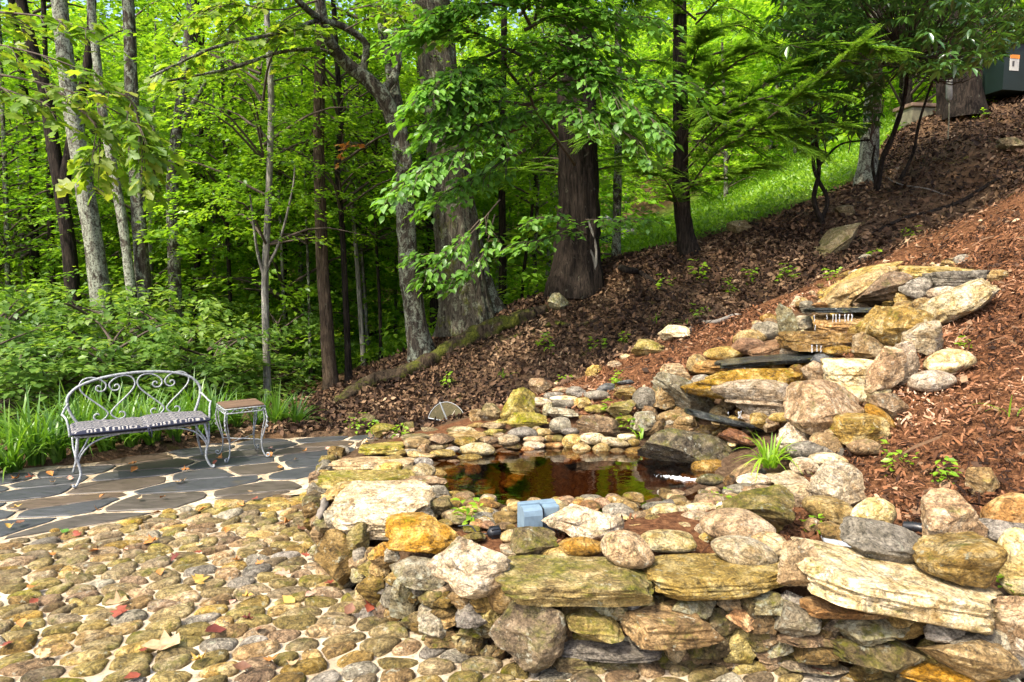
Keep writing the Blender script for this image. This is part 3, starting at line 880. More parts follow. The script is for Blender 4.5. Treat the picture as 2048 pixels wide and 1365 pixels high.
FALL = """1657 541 1780 616 at 30;1711 555 1810 609 ab 15;1650 532 1786 600 at 28;1808 536 1946 565 st;1865 544 1967 575 sy;1805 561 1866 599 ay -15;1860 577 1916 600 rw;1790 585 1827 606 ag;1848 565 1974 657 aw 36;
1790 606 1834 630 ag;1825 602 1860 640 ag;1616 606 1657 620 ar;1602 604 1626 627 ay;1633 636 1738 664 sG;1553 614 1592 681 al;1578 635 1630 664 al;1512 647 1560 679 ry;1476 662 1527 691 rt;1468 679 1527 708 rr;
1500 684 1575 711 sr 15;1413 696 1481 720 rt;1376 711 1413 745 rt;1577 664 1730 701 sG;1732 623 1844 701 ag;1812 650 1882 704 aw;1706 670 1771 728 ag 20;1650 692 1705 711 rG;1621 711 1677 735 as;1650 721 1749 773 sw;
1602 728 1653 769 ag -20;1577 732 1612 761 rB;1728 704 1796 786 ag;1786 693 1834 762 aw;1386 721 1452 745 sr;1376 738 1632 796 aG;1428 764 1588 830 aW;1582 776 1727 868 ag;1643 767 1682 793 ad;1679 776 1738 807 rw;
1730 769 1773 800 aw 20;1742 791 1808 831 ag;1737 812 1786 861 rr -40;1669 832 1766 885 sg;1503 829 1544 856 ag;1541 827 1585 844 rt;1548 851 1623 899 aw;1623 871 1681 909 rb;1650 860 1699 899 rt -30;
1701 883 1756 907 rb;1578 895 1633 919 ry;1394 850 1441 867 aG;1441 862 1508 890 aR -15;1290 864 1488 932 aD -8;1340 760 1385 790 at;1324 730 1374 759 at;1378 718 1400 735 rt;1560 640 1590 660 ry"""
LEDGE = """1612 611 1790 631 sS;1444 700 1650 741 sS 6;1381 815 1534 872 sS -14"""

wall = empty('pond_wall', (0, 3.2, 0)); props(wall, 'low dry-stacked rubble retaining wall around the raised pond', 'stone wall')
for e in parse(WALL_STONES): place_rock('stone', e, wall, .3)
for e in parse(WALL_CAPS): place_rock('cap_stone', e, wall, .55)
edge = empty('pond_edging', (0.4, 4.8, .2)); props(edge, 'ring of smooth river stones and small boulders edging the pond', 'pond edging')
for e in parse(EDGE): place_rock('stone', e, edge, .5)
for e in parse('1425 1077 1545 1130 rw -9;1205 1070 1306 1130 rt -10;1286 1064 1388 1103 rw;1115 1075 1211 1111 rr;1022 1061 1115 1108 ad;1556 1089 1641 1162 at;1490 1070 1577 1111 rt;1692 1055 1876 1125 ay -11;1841 1082 2007 1155 ag;1074 1093 1140 1120 rt;1407 1025 1543 1079 rt'): place_rock('stone', e, edge, 1.15)
place_rock('stone', parse('1088 1014 1242 1075 aw')[0], edge, .62)
fall = empty('rock_waterfall', (2.4, 6.3, .6)); props(fall, 'stepped cascade of golden boulders with dark slate spill ledges', 'waterfall')
for e in parse(FALL): place_rock('boulder', e, fall, .52)
LEDGES = [place_rock('slate_ledge', e, fall, 2.6) for e in parse(LEDGE)]

def filler():
    g = np.random.default_rng(9)
    W = np.array(WALL)
    seg = np.linalg.norm(np.diff(W, axis=0), axis=1); cum = np.r_[0, np.cumsum(seg)]
    codes = 'bdlmtbdybg'
    for u in np.arange(1.6, cum[-1] - 3.2, .115):
        i = int(np.searchsorted(cum, u) - 1); f = (u - cum[i]) / seg[i]
        p = W[i] * (1 - f) + W[i + 1] * f; t = (W[i + 1] - W[i]) / seg[i]; nrm = np.array([-t[1], t[0]])
        for z in (.03, .12, .21):
            w = g.uniform(.09, .17); q = p + nrm * g.uniform(.00, .03) + t * g.uniform(-.05, .05)
            a = math.atan2(t[1], t[0])
            o = bpy.data.objects.new('stone', rock_mesh('a', int(g.integers(14)), codes[int(g.integers(10))]))
            o.location = (q[0] - wall.location[0], q[1] - wall.location[1], z + g.uniform(-.02, .02))
            o.scale = (w / 2, .07, g.uniform(.035, .06)); o.rotation_euler = (g.uniform(-.15, .15), g.uniform(-.2, .2), a)
            link(o, wall)
    n = 0
    k_ = 0
    while k_ < 46:   # stones under the water round the margin
        a = g.uniform(0, 6.283); q_ = g.uniform(.66, 1.0)
        x, y = .42 + 1.04 * q_ * math.cos(a), 4.8 + .8 * q_ * math.sin(a)
        w = g.uniform(.10, .24)
        o = bpy.data.objects.new('sunken_stone', rock_mesh('r', int(g.integers(8)), 'GRrgtW'[int(g.integers(6))]))
        zt = min(H1(x, y) + .05, WATER_Z - .02 - w * .2)
        o.location = np.array([x, y, zt]) - np.array(edge.location)
        o.scale = (w / 2, w * .42, w * .22); o.rotation_euler = (g.uniform(-.2, .2), g.uniform(-.2, .2), g.uniform(0, 6))
        link(o, edge); k_ += 1
    while n < 160:
        x, y = g.uniform(-1.3, 2.0), g.uniform(3.4, 6.2)
        r_ = float(pond_rho(x, y))
        if n > 75: x, y = g.uniform(-.5, 1.7), g.uniform(3.5, 4.15); r_ = float(pond_rho(x, y))
        if not 1.0 < r_ < 1.6 or in_poly([x], [y], PATIO)[0]: continue
        w = g.uniform(.05, .12) if n < 76 else g.uniform(.08, .16)
        o = bpy.data.objects.new('stone', rock_mesh('r', int(g.integers(8)), 'ttwbyrgtob'[int(g.integers(10))]))
        o.location = np.array([x, y, H1(x, y) + .012]) - np.array(edge.location)
        o.scale = (w / 2, w * .4, w * .24); o.rotation_euler = (g.uniform(-.2, .2), g.uniform(-.2, .2), g.uniform(0, 6))
        link(o, edge); n += 1
filler()
def fall_filler():
    g = np.random.default_rng(19)
    line = np.array([(1.45, 5.5), (1.9, 5.9), (2.45, 6.35), (3.0, 6.75), (3.5, 7.1), (4.3, 7.6)])
    for i in range(150):
        u = g.uniform(0, 4.99); a = int(u); f = u - a
        p = line[a] * (1 - f) + line[a + 1] * f + np.array([.5, -.62]) * g.uniform(-.75, .8)
        w = g.uniform(.08, .22)
        o = bpy.data.objects.new('boulder', rock_mesh('a' if g.random() < .6 else 'r', int(g.integers(8)), 'gtwgbrtgyG'[int(g.integers(10))]))
        o.location = np.array([p[0], p[1], H1(p[0], p[1]) + .01]) - np.array(fall.location)
        o.scale = (w / 2, w * .42, w * .28); o.rotation_euler = (g.uniform(-.3, .3), g.uniform(-.5, .3), g.uniform(0, 6))
        link(o, fall)
fall_filler()

def loose(e, label, seat=.35, name='loose_rock', cat='rock'):
    return props(place_rock(name, parse(e)[0], None, seat), label, cat)
loose('1938 941 1994 988 ag', 'small yellow broken rock lying alone on the bark mulch')
loose('1856 704 1940 744 rw 15', 'pale grey-white elongated stone, upper of two lying on the mulch')
loose('1824 744 1904 778 rw 8', 'flat white elongated stone, lower of two lying on the mulch')
loose('1980 543 2010 566 ag', 'small orange block stone at the top end of the waterfall')
loose('1264 681 1328 713 am', 'mossy tan stone along the upper mulch edge below a white rock')
loose('1319 652 1374 683 aw', 'white angular rock on the mulch edge beside the bleached branch')
loose('1241 709 1264 721 rw', 'tiny whitish stone on the mulch edge')
loose('1214 723 1248 740 ag', 'small golden stone embedded in the mulch edge')
loose('1170 732 1206 755 at', 'tan rounded rock at the low end of the mulch edge')
loose('1096 588 1142 626 al', 'grey lichen-covered rock leaning at the foot of the big dark trunk')
loose('1633 451 1707 529 am 45', 'large mossy slanted boulder in the leafy gully')
loose('1457 443 1498 472 am', 'moss-topped boulder where the grass meets the leaf litter')
loose('1670 414 1707 435 am', 'low mossy stone behind the slanted gully boulder')
loose('2004 279 2056 302 am', 'flat mossy stone high on the needle-covered slope')
loose('1711 511 1740 529 ay', 'small grey stone in the gully above the waterfall')
loose('715 829 752 855 am', 'small green mossy stone at the foot of the leafy bank')
loose('742 850 789 874 am', 'bright moss-covered rock beside the end of the flagstone path')
loose('804 845 828 868 am', 'little mossy stone between path end and pond edge')
loose('692 826 712 846 ag', 'small golden stone half buried in dry leaves')

# ------------------------------------------------------------------ pond water and falling water
def water_mat():
    m, nt, out = newmat('pond_water'); k = NT(nt); p = k.pos()
    n = k.noise(k.vscale(p, (5, 9, 1)), 1.2, 2, .5)
    bmp = k.bump(n, .10, .02)
    tr = k.n('ShaderNodeBsdfTransparent'); tr.inputs[0].default_value = (.58, .37, .16, 1)
    gl = k.n('ShaderNodeBsdfGlossy'); gl.inputs['Roughness'].default_value = .015; gl.inputs[0].default_value = (1, 1, 1, 1)
    k.set(gl.inputs['Normal'], bmp)
    fr = k.n('ShaderNodeFresnel'); fr.inputs['IOR'].default_value = 1.45
    mx = k.n('ShaderNodeMixShader')
    k.set(mx.inputs[0], k.math('MULTIPLY', fr.outputs[0], 1.25, clamp=True))
    nt.links.new(tr.outputs[0], mx.inputs[1]); nt.links.new(gl.outputs[0], mx.inputs[2])
    nt.links.new(mx.outputs[0], out.inputs[0])
    return m
def build_water():
    V, Fc = [(0.42, 4.80, WATER_Z)], []
    n = 72
    for k in range(n):
        a = 2 * math.pi * k / n
        d = np.array([math.cos(a) * 1.04, math.sin(a) * .80])
        lo = 1.12 / float(pond_rho(.42 + d[0], 4.80 + d[1]))
        V.append((.42 + d[0] * lo, 4.80 + d[1] * lo, WATER_Z))
        Fc.append((0, 1 + k, 1 + (k + 1) % n))
    props(mk('pond_water', V, Fc, water_mat(), None, False), kind='structure')
build_water()
M_STREAM = None
def stream_mat():
    m, nt, out = newmat('falling_water'); k = NT(nt)
    p = k.n('ShaderNodeBsdfPrincipled')
    p.inputs['Base Color'].default_value = (.9, .95, 1, 1); p.inputs['Roughness'].default_value = .08
    p.inputs['Transmission Weight'].default_value = .6; p.inputs['IOR'].default_value = 1.33
    nt.links.new(p.outputs[0], out.inputs[0])
    return m
M_STREAM = stream_mat()
M_FOAM = simple_mat('water_foam', (.55, .56, .56), .4, bump=.5, bs=70)
def drips(spec, label, led):
    mb = MB()
    Yl = LEDGES[led].location[1] + fall.location[1] - abs(LEDGES[led].scale[1])
    for (px, y0, y1, wpx) in spec:
        Y = Yl - .015
        a, b = pt(px, y0, Y), pt(px, y1, Y)
        n = 7
        t = np.linspace(0, 1, n)[:, None]
        pts = a * (1 - t) + b * t
        pts[:, 0] += np.array([random.uniform(-.004, .004) for _ in range(n)])
        r = 1.0 * wpx * Y / F / 2 * np.array([random.uniform(.35, 1.0) for _ in range(n)])
        mb.tube(pts, r, 6)
    o = mb.build('water_stream', M_STREAM)
    return props(o, label, kind='stuff')
drips([(1666, 629, 648, 3), (1672, 629, 655, 4), (1679, 629, 650, 3), (1690, 629, 645, 3), (1697, 629, 652, 4), (1704, 629, 656, 3), (1629, 631, 645, 2), (1630, 650, 662, 2), (1654, 630, 640, 2)],
      'thin curtain of water dripping off the topmost slate ledge', 0)
drips([(1624, 690, 706, 4), (1634, 690, 704, 3), (1642, 692, 706, 3), (1490, 736, 744, 2), (1500, 737, 744, 2)], 'short trickle of water landing on the middle slate ledge', 1)
drips([(1478, 824, 838, 4), (1482, 822, 838, 3), (1456, 824, 830, 2)], 'narrow trickle of water falling onto the lowest slate ledge', 2)
def foam():
    g = np.random.default_rng(5)
    V, Fc = [], []
    c = on_h(1366, 958, WATER_Z + .003)
    for i in range(150):
        u = g.normal(0, 1)
        r = g.uniform(.004, .016) * (1.3 - min(1, abs(u) * .45))
        x, y = c[0] + .075 * u, c[1] - .030 * u + g.normal(0, .02)
        n = 7; b = len(V)
        V.append((x, y, c[2] + r * .7))
        for k in range(n):
            a = 2 * math.pi * k / n
            V.append((x + r * math.cos(a), y + r * .8 * math.sin(a), c[2] + g.uniform(0, .1) * r))
        Fc += [(b, b + 1 + k, b + 1 + (k + 1) % n) for k in range(n)]
    o = mk('water_foam', V, Fc, M_FOAM)
    props(o, 'patch of white foam floating where the cascade enters the pond', kind='stuff')
foam()

# ------------------------------------------------------------------ bench
def wood_mat():
    m, nt, out = newmat('weathered_table_top'); k = NT(nt)
    tc = k.n('ShaderNodeTexCoord').outputs['Object']
    a = k.noise(k.vscale(tc, (4, 40, 10)), 1.5, 5, .6)
    k.principled(out, k.ramp(a, [(.3, (.07, .042, .027)), (.6, (.16, .10, .066)), (.8, (.23, .16, .115))]), .6, k.bump(a, .3, .004))
    return m
def cushion_mat():
    m, nt, out = newmat('navy_patterned_fabric'); k = NT(nt)
    tc = k.n('ShaderNodeTexCoord').outputs['Object']
    sp = k.n('ShaderNodeSeparateXYZ'); k.set(sp.inputs[0], tc)
    x, y, z = sp.outputs
    v = k.math('SUBTRACT', y, k.math('MULTIPLY', z, 1.0))           # unrolled over the front edge
    u = k.math('SUBTRACT', k.math('FRACT', k.math('ADD', k.math('DIVIDE', x, .24), .12)), .5)
    vr = k.math('SUBTRACT', k.math('FRACT', k.math('ADD', k.math('DIVIDE', v, .085), 5.22)), .5)
    def ring(ox, sx, sy):
        a = k.math('MULTIPLY', k.math('SUBTRACT', k.math('ABSOLUTE', u), ox), sx)
        b = k.math('MULTIPLY', vr, sy)
        return k.math('SQRT', k.math('ADD', k.math('MULTIPLY', a, a), k.math('MULTIPLY', b, b)))
    r0 = ring(0.0, 3.2, 1.35); r1 = ring(.24, 1.9, 1.5)
    f0 = k.ramp(k.math('FRACT', k.math('MULTIPLY', r0, 2.6)), [(0, 0), (.38, 0), (.46, 1), (.7, 1), (.78, 0)])
    f1 = k.ramp(k.math('FRACT', k.math('MULTIPLY', r1, 3.4)), [(0, 0), (.35, 0), (.45, 1), (.72, 1), (.8, 0)])
    sel = k.math('LESS_THAN', r0, .42)
    f = k.mix(sel, f1, f0)
    dots = k.ramp(k.noise(tc, 140.0, 2), [(.42, .35), (.55, 1)])
    f = k.math('MULTIPLY', f, dots)
    low = k.math('GREATER_THAN', z, .012)                             # plain navy lower front
    f = k.math('MULTIPLY', f, low)
    col = k.mix(f, (.022, .026, .046), (.40, .385, .36))
    k.principled(out, col, .9, k.bump(k.noise(tc, 300, 2), .3, .003), .2)
    return m
M_CUSH = cushion_mat(); M_TABLE = wood_mat()
def build_bench():
    A, B = on_h(157, 972, .022), on_h(418, 934, .022)
    L = float(np.hypot(B[0] - A[0], B[1] - A[1]))
    ang = math.atan2(B[1] - A[1], B[0] - A[0])
    root = empty('garden_bench', (A[0], A[1], .024), ang)
    props(root, 'white wrought-iron garden bench with scrolled heart back and navy patterned cushion', 'bench')
    D = .40
    back = lambda x, z: (x * L, D + .02 + .16 * (z - .40), z)
    arch = [(.06, .36), (-.005, .47), (-.035, .56), (-.025, .635), (.06, .71), (.24, .765), (.5, .79), (.76, .775), (.94, .725), (1.025, .64), (1.03, .56), (1.0, .47), (.95, .36)]
    MB().tube(spline([back(*p) for p in arch], 70), .0115, 8).build('back_frame', M_IRON, root)
    half = [(.066, .452), (.076, .464), (.096, .458), (.103, .435), (.088, .412), (.055, .408), (.026, .428), (.010, .462), (.040, .508), (.105, .575), (.165, .645), (.183, .700), (.160, .748), (.112, .765),
            (.058, .750), (.016, .712), (.012, .676), (.032, .648), (.062, .648), (.078, .670), (.068, .692), (.050, .690), (.046, .676)]
    for cx in (.275, .725):
        mb = MB()
        for sg in (-1, 1):
            mb.tube(spline([back(cx + sg * hx * 1.18, hz + .012 * (1 - abs(cx - .5) * 2)) for hx, hz in half], 90), .0075, 6)
        h = mb.build('heart_scroll', M_IRON, root)
    for sg, ex in ((-1, 0), (1, 1)):
        o = lambda d: (ex * L + sg * d)
        arm = [(o(.03), D + .04, .575), (o(.055), D - .03, .545), (o(.075), D - .10, .515), (o(.075), D - .16, .520), (o(.068), D - .22, .525), (o(.05), D - .27, .500), (o(.04), D - .30, .44), (o(.035), D - .31, .37)]
        MB().tube(spline(arm, 36), .0085, 8).build('armrest', M_IRON, root)
    fr = MB()
    loop = [(0.0, 0.02, .375), (.5 * L, -.01, .372), (L, .02, .375), (L, D, .375), (0, D, .375), (0.0, .02, .375)]
    for a, b in zip(loop[:-1], loop[1:]): fr.tube(spline([a, b], 6), .010, 6)
    for t in (.2, .4, .6, .8): fr.tube(spline([(t * L, .0, .373), (t * L, D, .373)], 4), .006, 6)
    fr.build('seat_frame', M_IRON, root)
    for sg, ex in ((-1, 0), (1, 1)):
        o = lambda d: (ex * L + sg * d)
        mb = MB()
        mb.tube(spline([(o(-.015), .015, .372), (o(-.005), .005, .30), (o(.005), .0, .22), (o(-.012), .0, .16), (o(-.02), -.01, .09), (o(.0), -.02, .03), (o(.02), -.03, 0)], 26), np.linspace(.0115, .009, 26), 8)
        mb.tube(spline([(o(.02), .06, .372), (o(.018), .03, .30), (o(.008), .0, .23), (o(.002), .0, .18)], 14), .008, 6)
        mb.tube(spline([(o(-.09), .02, .372), (o(-.06), .01, .31), (o(-.012), .0, .23), (o(-.006), 0, .17)], 14), .007, 6)
        mb.tube(spline([(o(.02), -.03, 0), (o(.032), -.038, .004), (o(.036), -.03, .014), (o(.028), -.022, .012)], 10), .008, 6)
        mb.build('leg', M_IRON, root)
        MB().tube(spline([(o(-.01), D, .372), (o(-.02), D + .005, .25), (o(-.005), D + .015, .12), (o(.025), D + .03, 0)], 20), np.linspace(.011, .009, 20), 8).build('leg', M_IRON, root)
        MB().tube(spline([(o(-.30), .0, .368), (o(-.20), 0, .355), (o(-.10), 0, .315), (o(-.03), 0, .235), (o(-.005), 0, .17)], 20), .007, 6).build('brace', M_IRON, root)
    # cushion
    nx, ny = 60, 20
    V, Fc = [], []
    def cz(u, v, top):
        e = (1 - abs(2 * u - 1) ** 14) * (1 - abs(2 * v - 1) ** 5)
        wv = .006 * math.sin(u * 9 + 2 * v) + .008 * mnoise.noise(Vector((u * 5, v * 3, 2.0)))
        tuck = -.016 * math.exp(-((u - .5) / .025) ** 2)
        return (.006 + (.030 + wv + tuck) * e ** .45) if top else (.004 - .024 * e ** .35)
    for top in (1, 0):
        for j in range(ny + 1):
            for i in range(nx + 1):
                u, v = i / nx, j / ny
                bow = -.03 * math.sin(math.pi * u)
                V.append((-.03 + u * (L + .06), -.035 + bow * (1 - v) + v * (D + .03), cz(u, v, top)))
    m_ = (nx + 1) * (ny + 1)
    for j in range(ny):
        for i in range(nx):
            a = j * (nx + 1) + i
            Fc.append((a, a + 1, a + nx + 2, a + nx + 1)); Fc.append((m_ + a, m_ + a + nx + 1, m_ + a + nx + 2, m_ + a + 1))
    bd = [i for i in range(nx + 1)] + [j * (nx + 1) + nx for j in range(1, ny + 1)] + [ny * (nx + 1) + i for i in range(nx - 1, -1, -1)] + [j * (nx + 1) for j in range(ny - 1, 0, -1)]
    for a, b in zip(bd, bd[1:] + bd[:1]): Fc.append((a, m_ + a, m_ + b, b))
    cu = mk('cushion', V, Fc, M_CUSH, root, True, (0, 0, .402))
    tie = MB()
    for k in range(2):
        tie.tube(spline([(.52 * L, -.06, .02), (.525 * L + .02 * k, -.085, -.02), (.53 * L + .015 * k, -.075, -.055 - .02 * k)], 10), .006, 6)
    tie.build('tie', M_CUSH, cu)
build_bench()
def build_table():
    A, B = on_h(458, 924, .022), on_h(526, 914, .022)
    W, D, Hh = .30, .30, .475
    ang = math.atan2(B[1] - A[1], B[0] - A[0])
    root = empty('side_table', (A[0], A[1], .024), ang)
    props(root, 'small white wrought-iron side table with brown top beside the bench', 'table')
    MB().box((W / 2, D / 2, Hh), (W + .03, D + .03, .014), bev=.004).build('table_top', M_TABLE, root, False)
    mb = MB()
    c = [(-.02, -.02), (W + .02, -.02), (W + .02, D + .02), (-.02, D + .02)]
    for a, b in zip(c, c[1:] + c[:1]):
        for z in (Hh - .013, Hh - .05): mb.tube(spline([(*a, z), (*b, z)], 5), .0055, 6)
        n = 8
        zz = [(a[0] + (b[0] - a[0]) * t / n, a[1] + (b[1] - a[1]) * t / n, Hh - .016 - (.032 if t % 2 else 0)) for t in range(n + 1)]
        for p, q in zip(zz[:-1], zz[1:]): mb.tube([p, q], .0035, 5)
    mb.build('apron', M_IRON, root)
    for ix, iy in ((0, 0), (1, 0), (1, 1), (0, 1)):
        sx, sy = (1 if ix else -1), (1 if iy else -1)
        bx, by = ix * W, iy * D
        mb = MB()
        f = lambda d, z, e=0: (bx + sx * d, by + sy * (d + e), z)
        mb.tube(spline([f(.015, Hh - .03), f(.028, Hh - .12), f(.012, Hh - .22), f(-.012, .16), f(-.012, .08), f(.0, .03), f(.018, .004), f(.036, .010), f(.038, .03), f(.022, .034), f(.020, .022)], 50), .0065, 6)
        mb.tube(spline([f(.0, Hh - .03, .012), f(.008, Hh - .12, .012), f(-.006, Hh - .22, .008), f(-.018, .16, .004), f(-.012, .08)], 24), .005, 6)
        for z in (Hh - .13, Hh - .17, Hh - .21):   # cast leaf on the knee
            mb.tube([f(.022, z), f(.03, z + .018, .012), f(.02, z + .04, .004)], [.003, .009, .002], 6)
        mb.build('leg', M_IRON, root)
    z = .155
    for s in (0, 1):
        y0 = s * D
        MB().tube(spline([(.012, y0 + (.012 if not s else -.012), z), (W * .3, D * (.33 if not s else .67), z), (W * .5, D * (.48 if not s else .52), z), (W * .7, D * (.33 if not s else .67), z), (W - .012, y0 + (.012 if not s else -.012), z)], 26), .005, 6).build('stretcher', M_IRON, root)
build_table()

# ------------------------------------------------------------------ small fittings by the pond
def build_fittings():
    # blue-grey plastic box
    P = hit(1078, 1066)
    root = empty('plastic_box', (P[0], P[1] + .02, P[2] - .02), R(16))
    props(root, 'blue-grey plastic pump box with rounded lid standing behind the white rock', 'plastic box')
    prof = [(-.075, 0), (-.078, .135), (-.070, .160), (-.052, .172), (.0, .174), (.0, 0)]
    V, Fc = [], []
    for x in (-.105, -.004):
        V += [(x, y, z) for y, z in prof]
    n = len(prof)
    Fc = [(i, (i + 1) % n, n + (i + 1) % n, n + i) for i in range(n)] + [tuple(range(n - 1, -1, -1)), tuple(range(n, 2 * n))]
    mk('body', V, Fc, M_PLASTIC, root, False)
    MB().box((.0, .036, .086), (.205, .060, .172), bev=.010).build('housing', M_PLASTIC, root, False)
    MB().box((-.054, -.004, .1775), (.110, .016, .013), bev=.004).build('lid_lip', M_PLASTIC, root, False)
    MB().box((.060, -.012, .084), (.088, .052, .160), bev=.010).build('side_cover', M_PLASTIC, root, False)
    MB().box((.010, -.012, .084), (.004, .050, .150)).build('seam', M_BLACK, root, False)
    for x in (-.080, -.054, -.028): MB().box((x, -.0765, .06), (.003, .004, .10)).build('moulded_rib', M_PLASTIC, root, False)
    MB().tube([(.06, -.040, .055), (.06, -.048, .055)], .008, 10).build('screw', M_BLACK, root)
    # pond spotlight
    P = hit(988, 1076)
    root = empty('pond_spotlight', (P[0], P[1], P[2] + .025), R(20))
    props(root, 'small black ribbed underwater spotlight lying among the rim stones', 'lamp')
    n = 12
    mb = MB(); mb.tube(spline([(-.035, 0, 0), (0, 0, .004), (.03, 0, .004)], 8), np.array([.012, .024, .03, .032, .032, .032, .033, .028]), 16); mb.build('body', M_BLACK, root)
    for k in range(8):
        a = 2 * math.pi * k / 8
        MB().box((.004, .031 * math.cos(a), .004 + .031 * math.sin(a)), (.05, .006, .006)).build('rib', M_BLACK, root, False)
    MB().tube(spline([(-.035, 0, 0), (-.08, .03, .0), (-.10, .09, .02), (-.16, .12, .015)], 20), .004, 6).build('cord', M_BLACK, root)
    # grey skimmer rim under the slate-grey stone
    P = hit(1770, 1112)
    root = empty('skimmer_lid', (P[0], P[1] + .02, P[2] + .03), R(-14))
    props(root, 'grey plastic skimmer rim showing under the long grey stone', 'skimmer lid')
    mb = MB(); mb.box((0, 0, 0), (.52, .20, .022), bev=.009); mb.build('rim', simple_mat('grey_plastic', (.33, .37, .41), .45), root, False)
    P = hit(1840, 1072)
    root = empty('drain_hose', (P[0], P[1], P[2] + .02), R(-20))
    props(root, 'black ribbed hose end poking out of mulch behind the grey stone', 'hose')
    mb = MB()
    pts = spline([(-.07, .03, .01), (0, 0, .02), (.07, -.02, -.005)], 26)
    mb.tube(pts, [.024 + .004 * (i % 2) for i in range(26)], 12); mb.build('hose', M_BLACK, root)
    # folded fan screen on the leaf bank
    P = hit(896, 845)
    root = empty('mesh_fan_screen', (P[0], P[1] - .02, P[2] + .01), R(0))
    props(root, 'grey-framed half-round mesh screen leaning open on dry leaves', 'mesh screen')
    m, nt, out = newmat('fine_mesh'); k = NT(nt)
    d = k.n('ShaderNodeBsdfDiffuse'); d.inputs[0].default_value = (.15, .135, .075, 1)
    t = k.n('ShaderNodeBsdfTransparent'); mx = k.n('ShaderNodeMixShader'); mx.inputs[0].default_value = .38
    nt.links.new(d.outputs[0], mx.inputs[1]); nt.links.new(t.outputs[0], mx.inputs[2]); nt.links.new(mx.outputs[0], out.inputs[0])
    fm = simple_mat('grey_frame', (.33, .36, .38), .45)
    Rr = .225
    def sector(a0, a1, yl):
        V = [(0, 0, 0)]; n = 18
        for i in range(n + 1):
            a = a0 + (a1 - a0) * i / n
            rr = Rr * (1 - .06 * abs(math.cos(a)))
            V.append((rr * math.cos(a), yl * (abs(a - R(112)) / R(60)), rr * math.sin(a)))
        return V, [(0, i, i + 1) for i in range(1, n + 1)]
    for a0, a1, yl, nm in ((R(112), R(166), -.05, 1), (R(20), R(112), -.09, 2)):
        V, Fc = sector(a0, a1, yl)
        me = mk('mesh_panel', V, Fc, m, root, False)
        so = me.modifiers.new('thickness', 'SOLIDIFY'); so.thickness = .002
        MB().tube(V[1:], .003, 6).build('rim', fm, me)
        for j in ((1, -1) if nm == 1 else (1,)):
            if nm == 1 and j == 1: continue
            MB().tube([V[0], V[j]], .006, 6).build('bar', fm, root)
    V, _ = sector(R(112), R(166), -.05)
    MB().box((0, 0, 0), (.01, .01, .01)).build('hinge', fm, root, False)
    e = MB(); e.tube([(0, 0, 0), (Rr * math.cos(R(112)), 0, Rr * 1.04 * math.sin(R(112)))], .010, 4); e.build('bar', fm, root, False)
    MB().tube([(0, -.01, 0), (Rr * .8 * math.cos(R(58)), -.06, Rr * .8 * math.sin(R(58)))], .005, 6).build('rib', simple_mat('faded_rib', (.38, .34, .26), .7), root)
build_fittings()

# ------------------------------------------------------------------ wood on the ground
def ground_tube(pxs, rads, seg=14, rough=.25, lift=.3, n=40, seed=1.0):
    P = []
    for (px, py), r_ in zip(pxs, rads):
        h = hit(px, py); P.append((h[0], h[1], h[2] + lift * r_))
    P = spline(P, n)
    rr = np.interp(np.linspace(0, 1, n), np.linspace(0, 1, len(rads)), rads)
    return P, rr
def wood(name, pxs, rads, mat, label, cat, seg=12, rough=.25, lift=.3, n=40, seed=1.0):
    P, rr = ground_tube(pxs, rads, seg, rough, lift, n, seed)
    base = P[0].copy()
    V, Fc = tube(P - base, rr, seg, True, rough, 5.0, seed)
    return props(mk(name, V, Fc, mat, None, True, base), label, cat)
wood('fallen_log', [(668, 812), (700, 796), (750, 770), (800, 757), (850, 735), (890, 712), (940, 688), (990, 668), (1040, 648), (1090, 625)], [.04, .085, .10, .10, .095, .10, .12, .13, .12, .08], M_LOG,
     'long mossy fallen log lying up the leafy bank below the big trunks', 'log', 16, .5, .6, 90, 3.0)
wood('exposed_root', [(1210, 520), (1240, 540), (1275, 548), (1310, 570), (1345, 600), (1365, 612)], [.05, .05, .045, .04, .03, .015], M_BARK_D, 'dark bent root crossing the bank between two trunks', 'root', 10, .3, .7, 40, 2.0)
wood('exposed_root', [(990, 690), (1060, 665), (1110, 650), (1150, 655), (1200, 640)], [.02, .03, .035, .03, .02], M_LOG, 'mossy root running along the bank below the dark trunk', 'root', 10, .3, .5, 36, 5.0)
wood('bleached_branch', [(1378, 668), (1392, 652), (1415, 648), (1440, 646), (1465, 635), (1482, 632)], [.03, .028, .022, .026, .024, .012], M_DRY, 'bleached crooked branch lying on top of the mulch edge', 'branch', 10, .3, .8, 36, 7.0)
wood('fallen_branch', [(1715, 485), (1760, 462), (1810, 440), (1870, 425), (1930, 402), (1990, 365), (2056, 335)], [.015, .025, .03, .03, .03, .028, .025], M_BARK_D, 'long dark fallen branch along the upper gully edge', 'branch', 10, .25, .8, 44, 8.0)
wood('fallen_branch', [(1760, 350), (1800, 372), (1850, 380), (1900, 395)], [.012, .015, .014, .008], M_DRY, 'thin pale dead branch below the upper pine trunk', 'branch', 8, .2, 1.5, 30, 9.0)
wood('fallen_branch', [(560, 800), (610, 792), (650, 790), (700, 800)], [.03, .035, .03, .02], M_BARK_D, 'short dark branch lying at the foot of the slim brown trunk', 'branch', 8, .2, .8, 30, 9.5)
wood('driftwood_post', [(652, 1000), (648, 1020), (640, 1045), (634, 1066)], [.018, .024, .028, .020], M_DRY, 'grey driftwood stub set upright in the wall corner', 'driftwood', 10, .6, .9, 20, 4.0)

